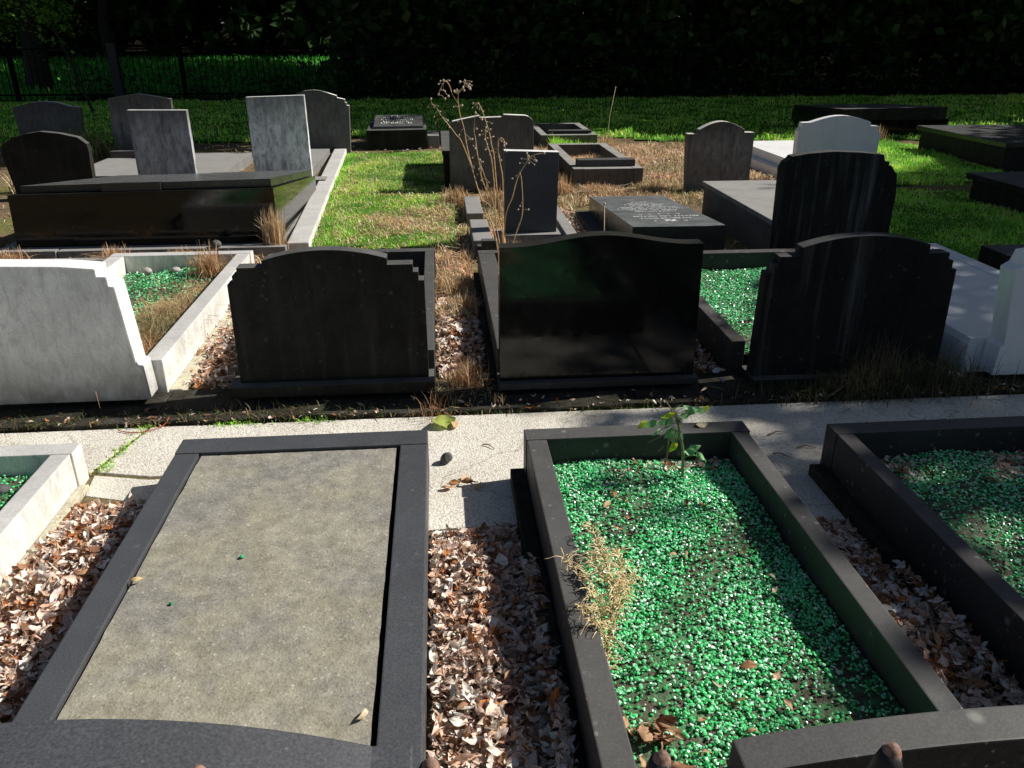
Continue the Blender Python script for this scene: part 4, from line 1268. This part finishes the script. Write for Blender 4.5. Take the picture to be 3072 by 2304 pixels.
def smooth_poly(p, m=3):
    P = [Vector(q) for q in p]
    out = []
    for i in range(len(P) - 1):
        p0 = P[max(i - 1, 0)]; p1 = P[i]; p2 = P[i + 1]; p3 = P[min(i + 2, len(P) - 1)]
        for k in range(m):
            s = k / m
            out.append(.5 * ((2 * p1) + (p2 - p0) * s + (2 * p0 - 5 * p1 + 4 * p2 - p3) * s * s + (3 * p1 - p0 - 3 * p2 + p3) * s ** 3))
    out.append(P[-1])
    return out
def sphere_data(c, r, seg=6, ring=4, stretch=1.0):
    V, Fq = [], []
    pts = []; rad = []
    for i in range(ring + 1):
        a = -PI / 2 + PI * i / ring
        pts.append((c[0], c[1], c[2] + r * stretch * math.sin(a))); rad.append(max(1e-4, r * math.cos(a)))
    return tube_data(pts, rad, seg)
tips = []
for k, p in STALKS.items():
    q = smooth_poly(p)
    main = k in MAIN
    r0 = .0046 if main else .0030
    rad = [r0 * (1 - .55 * i / len(q)) for i in range(len(q))]
    o = tubes('stem' if main else 'side_shoot', M['stem_gold'], t, [(q, rad)], 6)
    tips.append(q[-1])
seeds = []
rg = random.Random(5)
for k, p in STALKS.items():
    q = smooth_poly(p)
    n = len(q)
    for j in range(3 if k in ('G', 'H2', 'A4') else 9):
        i = int(n * rg.uniform(.45, .99)); i = min(i, n - 1)
        d = Vector((rg.uniform(-.05, .05), rg.uniform(-.03, .03), rg.uniform(-.05, .01)))
        a = q[i]; b = a + d
        seeds.append((tube_data([a, a + d * .5 + Vector((0, 0, .006)), b], [.0012, .001, .001], 4)))
        seeds.append(sphere_data(b, rg.uniform(.0045, .008), stretch=rg.uniform(.8, 1.6)))
    seeds.append(sphere_data(q[-1], .007, stretch=1.5))
# one spray of seed heads as the photograph shows on each stalk: a single textured cluster part
V, Fq = merge(seeds)
o = np_mesh('seed_heads', np.array(V) - np.array(t.location), Fq, M['seed'], None, t, True)
tussock('short dead stalk stubs at the base of the tall bleached flower stalks', .55, 5.98, 0, 160, .16, .12, 91, STRAW, .004, droop=.4)
t = thing('dead_stalk', 'single thin dead stalk standing left of the inscribed slab', 'dead plant', (1.22, 5.95, 0))
tubes('stem', M['stem_pale'], t, [([(1.22, 5.95, 0), (1.222, 5.95, .2), (1.215, 5.95, .42)], [.004, .0035, .002])], 6)
V, Fq = sphere_data((1.215, 5.95, .42), .008, stretch=1.8)
np_mesh('seed_head', np.array(V) - np.array(t.location), Fq, M['seed'], None, t, True)
t = thing('dead_stalk', 'single tall dead stalk by the small far kerb frame', 'dead plant', (2.55, 12.3, 0))
tubes('stem', M['stem_pale'], t, [([(2.5, 12.3, 0), (2.53, 12.3, .45), (2.60, 12.3, .85)], [.004, .0035, .002])], 6)

# ================================================================== SAPLING AND DEAD WEED ON THE GLASS
t = thing('sapling', 'leafy green sapling at the far end of the sunlit green glass grave', 'plant', (.842, 2.5, .1))
st = [(.845, 2.5, .09), (.839, 2.5, .191), (.835, 2.5, .223), (.827, 2.5, .26), (.82, 2.5, .287)]
tubes('stem', M['stem_green'], t, [(st, [.0065, .0058, .0052, .0045, .004])], 8)
tubes('twig', M['stem_woody'], t, [(smooth_poly([(.82, 2.5, .287), (.806, 2.5, .334), (.794, 2.5, .359), (.78, 2.5, .386), (.759, 2.5, .417)]), [.0035] * 10 + [.0018] * 3)], 6)
LV = [(0.762, 0.378), (0.794, 0.396), (0.867, 0.393), (0.892, 0.389), (0.839, 0.384), (0.865, 0.365), (0.83, 0.358), (0.75, 0.344), (0.761, 0.325), (0.712, 0.327), (0.729, 0.312), (0.691, 0.311),
      (0.813, 0.319), (0.815, 0.298), (0.786, 0.319), (0.783, 0.292), (0.794, 0.243), (0.874, 0.226), (0.896, 0.211), (0.877, 0.2), (0.856, 0.225), (.771, .30), (.80, .275), (.85, .372), (.742, .333)]
rng = np.random.default_rng(3)
tw = []
hub = [Vector((.806, 2.5, .334)), Vector((.815, 2.5, .30)), Vector((.79, 2.5, .365)), Vector((.838, 2.5, .19))]
for i, (x, z) in enumerate(LV):
    c = Vector((x, 2.5 + rng.uniform(-.04, .04), z))
    h = min(hub, key=lambda q: (q - c).length)
    tw.append(([h, (h + c) / 2 + Vector((0, 0, .008)), c], [.0014, .0011, .0009]))
    d = (c - h); d.z -= .03
    n = 1
    T = leaf_template(1, rng, .08, .3)
    L = rng.uniform(.04, .056)
    ang = math.atan2(d.z, d.x) + rng.uniform(-.4, .4)
    xa = Vector((math.cos(ang), rng.uniform(-.35, .35), math.sin(ang))).normalized()
    nrm = Vector((rng.uniform(0, .5), rng.uniform(-.9, -.55), rng.uniform(.5, .8)))
    ya = nrm.cross(xa).normalized(); za = xa.cross(ya)
    R = np.array([[xa[k], ya[k], za[k]] for k in range(3)])
    Vl = (T[0] * np.array([1, 1.0, 1.0]) * L) @ R.T + np.array(c) - np.array(t.location)
    col = np.array([(.26, .52, .20), (.34, .58, .28), (.20, .45, .20), (.60, .68, .04)][3 if i in (0, 3, 11, 16) else i % 3])
    np_mesh('leaf', Vl, LF, M['leaf_green'], np.repeat(col[None], len(Vl), 0), t, True)
tubes('leaf_stalks', M['stem_green'], t, tw, 5)
dead = []
for a, b in (((.775, 2.5, .29), (.70, 2.49, .262)), ((.775, 2.49, .285), (.765, 2.48, .155)), ((.82, 2.5, .30), (.80, 2.49, .24)), ((.76, 2.49, .25), (.742, 2.49, .225))):
    A, B = Vector(a), Vector(b)
    dead.append(([A, (A + B) / 2 + Vector((.006, 0, .004)), B], [.0022, .0035, .0015]))
tubes('withered_leaf_stalk', M['stem_woody'], t, dead, 5)

t = thing('dead_weed', 'bleached wiry dead weed leaning over the kerb of the sunlit glass grave', 'dead plant', (.382, 1.52, .10))
rg = random.Random(12)
BR = [[(.382, 1.50, .10), (.382, 1.58, .125), (.394, 1.625, .19), (.416, 1.689, .24), (.416, 1.779, .27), (.41, 1.89, .26), (.415, 2.026, .24)],
      [(.385, 1.60, .15), (.378, 1.65, .20), (.372, 1.681, .23), (.334, 1.70, .285), (.296, 1.775, .31)],
      [(.390, 1.61, .17), (.420, 1.66, .21), (.446, 1.712, .225), (.495, 1.798, .22)],
      [(.400, 1.64, .20), (.430, 1.72, .235), (.455, 1.785, .24), (.472, 1.894, .23)],
      [(.384, 1.56, .12), (.365, 1.59, .18), (.353, 1.61, .22), (.315, 1.624, .27)],
      [(.410, 1.68, .235), (.395, 1.76, .26), (.385, 1.85, .25)]]
wood, need = [], []
for b in BR:
    q = smooth_poly(b, 4)
    wood.append((q, [.0032 * (1 - .7 * i / len(q)) for i in range(len(q))]))
    for i, p in enumerate(q):
        if i < 3: continue
        for k in range(9):
            a = rg.uniform(0, 2 * PI); L = rg.uniform(.018, .044)
            d = Vector((math.cos(a), math.sin(a) * .8, rg.uniform(-.3, .8)))
            d.normalize()
            sd = Vector((rg.uniform(-1, 1), rg.uniform(-1, 1), rg.uniform(-1, .3))) * L * .28
            need.append((smooth_poly([p, p + d * L * .5 + Vector((0, 0, .006)), p + d * L * .85 + sd * .5, p + d * L * .95 + sd * 1.4], 2), [.0016, .0016, .0015, .0013, .0011, .0009, .0006]))
tubes('twig', M['stem_woody'], t, wood, 5)
tubes('needles', M['stem_pale'], t, need, 3)['kind'] = 'stuff'

# ================================================================== LOOSE SINGLE THINGS
def one_leaf(label, x, y, z, L, col, tilt=.4, yaw=0.0, seed=0, group=None, curl=(.3, 1.2), mat='leaf_dry', squash=1.0):
    rng = np.random.default_rng(seed + 900)
    T = leaf_template(1, rng, *curl)[0] * np.array([1, squash, 1]) * L
    R = Matrix.Rotation(yaw, 3, 'Z') @ Matrix.Rotation(tilt, 3, 'X')
    V = T @ np.array(R).T
    V[:, 2] -= V[:, 2].min() - .0008
    o = np_mesh('fallen_leaf', V, LF, M[mat], np.repeat(np.array([col]), len(V), 0), None, True)
    o.location = (x, y, z)
    return props(o, label, 'leaf', group)
one_leaf('large yellow-green leaf lying on the path edge below the middle headstones', -.02, 3.20, .010, .11, (.42, .50, .12), .3, .5, 1, curl=(.1, .25), mat='leaf_green', squash=1.5)
one_leaf('tan leaf overlapping the large yellow-green leaf on the path', .03, 3.185, .016, .07, (.62, .42, .24), .5, 1.4, 2, squash=1.4)
one_leaf('pale curled leaf lying at the near right of the pebbly slab', -.21, 1.405, .171, .045, (.72, .56, .38), .9, 1.2, 3)
one_leaf('small yellow leaf caught on the left edge of the pebbly slab', -.885, 1.95, .181, .035, (.7, .52, .25), .5, .3, 4)
one_leaf('pale leaf lying on the far kerb of the sunlit glass grave', .965, 2.69, .217, .05, (.55, .48, .34), .3, .1, 5, curl=(.2, .4))
one_leaf('cream curled leaf on the path by the foot of the glossy headstone', 1.20, 3.36, .06, .06, (.6, .45, .3), .6, .7, 6)
for i, (x, y) in enumerate([(.02, 2.70), (.055, 2.73), (.09, 2.70), (-.01, 2.66), (.11, 2.66), (.06, 2.68)]):
    one_leaf('crumpled rust leaf in the small cluster beside the pebble on the path', x, y, .010, .05, [(.5, .25, .1), (.62, .42, .25), (.3, .14, .07)][i % 3], .6, i * 1.1, 20 + i, 'leaf cluster on the path by the pebble')
rngl = random.Random(4)
for i in range(30):
    x = rngl.uniform(.40, 1.02); y = rngl.uniform(1.15, 2.5)
    one_leaf('small curled brown leaf lying on the sunlit green glass', x, y, .112, rngl.uniform(.025, .05), rngl.choice([(.35, .15, .06), (.55, .35, .2), (.66, .5, .36), (.25, .13, .08)]), rngl.uniform(-.8, .8), rngl.uniform(0, 6), 40 + i, 'stray leaves on the sunlit green glass')
for i in range(16):
    x = .40 + rngl.uniform(-.03, .09); y = 1.32 + rngl.uniform(-.07, .06)
    one_leaf('crushed leaf in the heap at the near left corner of the sunlit green glass', x, y, .112 + rngl.uniform(0, .02), rngl.uniform(.04, .07), rngl.choice([(.28, .13, .07), (.5, .3, .17), (.62, .48, .36)]), rngl.uniform(-.9, .9), rngl.uniform(0, 6), 90 + i, 'leaf heap in the corner of the sunlit green glass')
for i in range(9):
    one_leaf('brown leaf lying on the shaded right-hand green glass', rngl.uniform(1.56, 2.05), rngl.uniform(1.5, 2.3), .112, rngl.uniform(.03, .05), rngl.choice([(.3, .14, .06), (.5, .33, .2)]), .5, rngl.uniform(0, 6), 130 + i, 'stray leaves on the shaded green glass')

def lump(name, label, cat, x, y, z, r, mat, seed, sq=(1, 1, .7), group=None, rough=.18):
    bm = bmesh.new()
    bmesh.ops.create_icosphere(bm, subdivisions=3, radius=1)
    rg = random.Random(seed)
    ph = [(Vector((rg.uniform(-1, 1), rg.uniform(-1, 1), rg.uniform(-1, 1))).normalized(), rg.uniform(-rough, rough)) for _ in range(9)]
    for v in bm.verts:
        n = v.co.normalized()
        k = 1 + sum(a * max(0, n.dot(d)) ** 3 for d, a in ph)
        v.co = Vector((n.x * sq[0], n.y * sq[1], n.z * sq[2])) * (k * r)
    zm = min(v.co.z for v in bm.verts)
    for v in bm.verts: v.co.z -= zm + r * .06
    o = finish(name, bm, M[mat], None, 0, smooth=True)
    o.location = (x, y, z)
    o.rotation_euler = (0, 0, rg.uniform(0, 6))
    return props(o, label, cat, group)
def pointed(o):
    for v in o.data.vertices:
        k = max(0, v.co.z)
        v.co.x *= 1 - 9 * k; v.co.y *= 1 - 7 * k; v.co.x += .18 * k
pb = lump('pebble', 'single pointed grey pebble on the sunlit path beside the slab grave', 'pebble', -.015, 2.868, .008, .025, 'pebble_dark', 3, (1.15, .9, .95), rough=.34)
pointed(pb)
for i, (x, y, r) in enumerate([(-.545, 3.07, .016), (-.51, 3.03, .011), (-.50, 3.12, .010), (-.56, 3.0, .007)]):
    lump('dung_crumb', 'dark crumbly dropping in the little group on the path behind the slab grave', 'dropping', x, y, .008, r, 'fir_cone', 30 + i, (1, .8, .6), 'droppings on the path', .35)
for i, (x, y, r, m, lab) in enumerate([(-1.60, 2.66, .026, 'pebble_dark', 'dark grey stone on the glass near the corner of the pale left grave'),
                                 (-1.50, 2.70, .022, 'pebble_pale', 'pale stone against the kerb corner of the pale left grave'),
                                 (-1.62, 2.46, .024, 'pebble_pale', 'pale pink stone on the glass nearer us in the pale left grave')]):
    lump('stone', lab, 'stone', x, y, .075, r, m, 50 + i)
one_leaf('big orange curled leaf on the glass of the pale left grave', -1.555, 2.55, .082, .065, (.62, .27, .08), .7, .4, 7)
for i, (x, y, lab) in enumerate([(-1.98, 5.50, 'left pale pebble against the far kerb of the grave behind the pale headstone'), (-1.80, 5.52, 'right pale pebble against the far kerb of the grave behind the pale headstone')]):
    lump('stone', lab, 'stone', x, y, .09, .032, 'pebble_pale', 60 + i)
lump('stone', 'pale rounded stone on the kerb before the black double tomb', 'stone', -1.72, 6.31, .07, .04, 'pebble_dark', 65)
lump('pebble', 'small pale pebble in the shaded gap right of the glossy black headstone', 'pebble', 1.34, 3.52, .03, .014, 'pebble_pale', 66)
for i, (x, y) in enumerate([(-.62, 2.05), (-.78, 1.42), (-.355, 1.32), (-.765, 1.85)]):
    o = lump('glass_chip', 'single green glass chip lying on the pebbly slab', 'glass chip', x, y, .1705, .0065, 'pebble_dark', 70 + i, group='stray glass chips on the pebbly slab', rough=.4)
    o.data.materials.clear(); 
    if 'chip_solid' not in M: M['chip_solid'] = plain('green_glass_solid', (.03, .40, .16), .15, 0, .2, 60)
    o.data.materials.append(M['chip_solid'])
t = thing('twig', 'thin red plastic strip curling over the path joint near the pale headstone', 'strip', (-1.3, 3.2, .01))
tubes('strip', M['red_string'], t, [(smooth_poly([(-1.42, 3.27, .012), (-1.36, 3.245, .012), (-1.29, 3.25, .014), (-1.235, 3.29, .02), (-1.22, 3.33, .04)]), .0022)], 5)
t.name = 'plastic_strip'
for i, (x0, y0, x1, y1) in enumerate([(1.36, 2.98, 1.46, 3.0), (1.32, 2.82, 1.38, 2.78), (.14, 3.0, .19, 2.96), (1.44, 2.86, 1.52, 2.85)]):
    t = thing('twig', ['longer dark twig on the shaded path between the two right graves', 'bent twig on the shaded path nearest the middle grave kerb', 'short twig on the sunlit path above the pebble', 'thin twig on the shaded path by the right-hand grave corner'][i], 'twig', ((x0 + x1) / 2, (y0 + y1) / 2, .01))
    tubes('stick', M['stem_woody'], t, [([(x0, y0, .012), ((x0 + x1) / 2, (y0 + y1) / 2 + .012, .018), (x1, y1, .012)], [.003, .0028, .0015])], 6)

# ================================================================== TREES
def leaf_cards(P, size, rng, pal, tilt=.8):
    n = len(P)
    T = np.array([(-.5, 0, 0), (0, -.32, .06), (.5, 0, 0), (0, .32, .06)])
    S = rng.uniform(size[0], size[1], (n, 1))
    V, Fq, k = instance(T, np.array([(0, 1, 2, 3)]), rotmats(n, tilt, rng), S, P)
    p = np.array([q[:3] for q in pal]); wts = np.array([q[3] for q in pal]); wts = wts / wts.sum()
    c = p[rng.choice(len(p), n, p=wts)] * rng.uniform(.6, 1.3, (n, 1))
    return V, Fq, np.clip(np.repeat(c, k, 0), 0, 1)
TREEPAL = [(.036, .085, .02, 4), (.025, .06, .016, 4), (.06, .11, .026, 2)]
def trunk_data(h, r, rng, limbs=6, lh=(.35, .9), reach=3.5):
    base = Vector((0, 0, -.1))
    pts = [base + Vector((rng.normal(0, .05) * i, rng.normal(0, .05) * i, h * i / 6)) for i in range(7)]
    parts = [tube_data(smooth_poly(pts, 2), [r * (1.25 if i == 0 else 1 - .065 * i) for i in range(13)], 10)]
    for k in range(limbs):
        f = rng.uniform(*lh)
        j = int(f * 6)
        p = pts[j]
        a = 2 * PI * k / limbs + rng.uniform(-.4, .4)
        L = reach * rng.uniform(.6, 1.1)
        q = [p, p + Vector((math.cos(a) * L * .4, math.sin(a) * L * .4, L * .35)), p + Vector((math.cos(a) * L * .75, math.sin(a) * L * .75, L * .55)), p + Vector((math.cos(a) * L, math.sin(a) * L, L * .9))]
        parts.append(tube_data(smooth_poly(q, 2), [r * .42 * (1 - .13 * i) for i in range(7)], 7))
    return merge(parts)
def crown_points(n, ctr, rad, rng, clumps=70, sp=.75):
    d = rng.normal(0, 1, (clumps, 3)); d /= np.linalg.norm(d, axis=1)[:, None]
    c = d * (rng.uniform(.25, 1, (clumps, 1)) ** .5) * np.array(rad) + np.array(ctr)
    ix = rng.integers(0, clumps, n)
    return c[ix] + rng.normal(0, sp, (n, 3)) * rng.uniform(.5, 1, (n, 1))

# trees of the dark wood: three builds, then copies
protos = []
for v in range(3):
    rng = np.random.default_rng(200 + v)
    root = thing('woodland_tree', 'dark leafy tree standing in the unlit wood beyond the iron fence', 'tree', (0, 0, 0), 0, 'trees of the dark wood beyond the fence')
    V, Fq = trunk_data(8 + v, .22 + .04 * v, rng)
    np_mesh('trunk', V, Fq, M['bark'], None, root, True)
    P = crown_points(6500, (0, 0, 8.0 + v * .6), (4.4, 4.4, 4.8), rng, 80, .85)
    Vc, Fc, Cc = leaf_cards(P, (.28, .5), rng, TREEPAL)
    np_mesh('crown', Vc, Fc, M['foliage'], Cc, root)
    protos.append(root)
spots = [(1.0, 25.5), (6.0, 24.5), (11, 25), (16, 24), (21.5, 24), (3.5, 29), (9, 29.5), (14, 29), (19.5, 29), (25, 27), (-1.0, 31), (-4, 43), (-10, 48), (-16, 45), (-22, 49), (-28, 45), (-7.5, 52), (-14, 54), (-35, 46), (2, 35), (8, 35), (15, 35),
         (-1.5, 38), (-20, 40), (-27, 38), (-19, 55), (-26, 55)]
rr = random.Random(8)
for i, (x, y) in enumerate(spots):
    if i < 3:
        root = protos[i]
    else:
        src = protos[i % 3]
        root = src.copy()
        COL.objects.link(root)
        for ch in src.children:
            cch = ch.copy()
            COL.objects.link(cch)
            cch.parent = root
    root.location = (x, y, float(gz(np.array(x), np.array(y))))
    root.rotation_euler = (0, 0, rr.uniform(0, 6.28))
    s = rr.uniform(.9, 1.2)
    root.scale = (s, s, s * rr.uniform(.95, 1.1))

# thick undergrowth behind the fence and below the far trees
def under(label, boxes, n, seed, size):
    rng = np.random.default_rng(seed)
    P = []
    for (x0, x1, y0, y1, h) in boxes:
        k = int(n * (x1 - x0) / sum(b[1] - b[0] for b in boxes))
        m = max(6, k // 60)
        cx = rng.uniform(x0, x1, m); cy = rng.uniform(y0, y1, m); cz = rng.uniform(.1, 1, m) ** .8 * h * (.55 + .45 * np.sin(cx * 1.1 + seed) ** 2)
        ix = rng.integers(0, m, k)
        P.append(np.stack([cx[ix], cy[ix], cz[ix]], 1) + rng.normal(0, .33, (k, 3)))
    P = np.concatenate(P)
    P[:, 2] = np.maximum(P[:, 2], .05) + gz(P[:, 0], P[:, 1])
    V, Fq, C = leaf_cards(P, size, rng, [(.03, .07, .018, 4), (.045, .10, .026, 3), (.14, .20, .07, .7), (.06, .055, .035, 1)], .9)
    return props(np_mesh('undergrowth', V, Fq, M['foliage'], C), label, 'undergrowth', kind='stuff')
under('dense dark undergrowth filling the wood behind the fence on the right', [(-2.3, 28, 22.7, 25, 3.6), (-2.5, 28, 24, 27, 5.5), (-3, 30, 26, 31, 7), (-3, 32, 33, 38, 7)], 80000, 301, (.22, .46))
under('dark far undergrowth closing off the bank on the left', [(-62, 2, 47, 55, 10), (-62, 2, 46, 52, 4), (-62, 0, 50, 60, 12)], 52000, 302, (.55, 1.1))
under('distant black line of trees closing off the wood', [(-90, 120, 66, 74, 22)], 26000, 304, (1.6, 3.2))
under('low dark bramble along the foot of the fence', [(-9, 14, 22.05, 22.8, .55)], 9000, 303, (.07, .16))

# trees whose crowns shade the ground as in the photograph
def shade_tree(label, cells, base, hrange, seed, leaf=(.16, .30), per=26, spread=.26, trunk_h=6.5, trunk_r=.26, sprout=0.0):
    rng = np.random.default_rng(seed)
    n = len(cells)
    h = rng.uniform(hrange[0], hrange[1], n)
    C = np.stack([cells[:, 0] + h * KX, cells[:, 1] + h * KY, h], 1)
    P = np.repeat(C, per, 0) + rng.normal(0, spread, (n * per, 3))
    root = thing('tree', label, 'tree', base)
    V, Fq = trunk_data(trunk_h, trunk_r, rng, 7, (.5, .98), 3.0)
    np_mesh('trunk', V, Fq, M['bark'], None, root, True)
    Vc, Fc, Cc = leaf_cards(P - np.array(base), leaf, rng, [(.06, .13, .03, 4), (.05, .10, .025, 3), (.10, .17, .04, 2)])
    np_mesh('crown', Vc, Fc, M['foliage'], Cc, root)
    return root
def grid_cells(x0, x1, y0, y1, st, test, seed, drop=0.0):
    rng = np.random.default_rng(seed)
    X, Y = np.meshgrid(np.arange(x0, x1, st), np.arange(y0, y1, st))
    x = X.ravel() + rng.uniform(-.5, .5, X.size) * st; y = Y.ravel() + rng.uniform(-.5, .5, X.size) * st
    k = test(x, y) & (rng.uniform(0, 1, len(x)) > drop)
    return np.stack([x[k], y[k]], 1)
def near_shade(x, y):
    b = np.where(y < 2.55, 1.36 + .08 * np.sin(3 * y), np.where(y < 3.75, 1.18, np.where(y < 5.4, 2.55, 3.55)))
    hole = ((x - 2.75) ** 2 / .1 + (y - 3.25) ** 2 / .01 < 1) | ((x - 2.95) ** 2 / .06 + (y - 4.45) ** 2 / .05 < 1) | ((x - 2.7) ** 2 / .03 + (y - 3.95) ** 2 / .02 < 1)
    return (x > b) & (y < 5.6) & ~hole
def mid_shade(x, y):
    line = np.interp(x, [3.4, 5.07, 6.3, 7.0, 9.3, 12], [8.35, 9.0, 9.7, 10.2, 12.7, 13.0])
    return (x > 3.55) & (y < line) & (y >= 5.4)
def far_shade(x, y):
    line = np.interp(x, [-14, -3.6, -2.4, -1.6, -1.0, .6, 1.6, 3.0, 4.5, 6.0, 7.0, 8.4, 9.0, 11.5, 14], [10.5, 11.6, 14.5, 14.6, 13.0, 13.4, 14.6, 14.6, 13.3, 14.3, 13.1, 12.9, 15.0, 15.2, 14.0])
    return (y > line + .2 * np.sin(5 * x))
cells = grid_cells(1.0, 9, -1.5, 5.6, .30, near_shade, 401, .04)
shade_tree('broad leafy tree just outside the right edge, shading the near right graves', cells, (13.2, 3.4, 0), (6.5, 10), 411)
cells = grid_cells(3.5, 12, 5.4, 13, .25, mid_shade, 402, .02)
shade_tree('tall leafy tree outside the right edge, shading the right-hand lawn', cells, (17.5, 9.5, 0), (6.5, 10.5), 412)
names = ['leafy wood-edge tree over the far lawn, left one', 'leafy wood-edge tree over the far lawn, second from the left', 'leafy wood-edge tree over the far lawn, third from the left', 'leafy wood-edge tree over the far lawn, right one']
for i, (a, b) in enumerate(((-14, -6), (-6, 1), (1, 8), (8, 16))):
    cells = grid_cells(a, b, 10, 23.5, .42, far_shade, 420 + i, .05)
    shade_tree(names[i], cells, ((a + b) / 2 + 10.5, 24.6 + .7 * (i % 2), 0), (7, 11.5), 430 + i, (.28, .5), 24, .34, 8, .3)

# the left trunk and lit sprays seen at the top left
root = thing('woodland_tree', 'thick dark trunk at the top left beyond the fence, with sunlit leaves beside it', 'tree', (-11.4, 26.0, 0))
rng = np.random.default_rng(77)
V, Fq = trunk_data(9, .34, rng, 5, (.5, .95), 3)
np_mesh('trunk', V, Fq, M['bark'], None, root, True)
P = np.concatenate([rng.normal(0, 1, (900, 3)) * np.array([.34, .3, .5]) + np.array([.85, -.6, 2.3]), rng.normal(0, 1, (1500, 3)) * np.array([.34, .4, .6]) + np.array([-.75, -.5, 2.4]),
                    crown_points(5000, (-1.5, 1.5, 11.5), (3.2, 3.2, 3.5), rng)])
Vc, Fc, Cc = leaf_cards(P, (.10, .18), rng, [(.14, .34, .05, 3), (.24, .44, .06, 2), (.42, .46, .06, 1)])
np_mesh('crown', Vc, Fc, M['foliage'], Cc, root)
t = thing('leaning_post', 'thin grey post leaning beside the thick trunk at the far left', 'post', (-7.35, 18.5, 0))
tubes('shaft', M['bark'], t, [([(-7.15, 18.5, 0), (-7.35, 18.5, .8), (-7.62, 18.5, 1.75)], [.026, .024, .02])], 8)
t = thing('fence_post', 'stout dark post standing before the fence at the far left', 'post', (-6.65, 18.8, 0))
box('shaft', M['iron'], t, -6.74, -6.56, 18.72, 18.88, -.05, 1.35, .02)
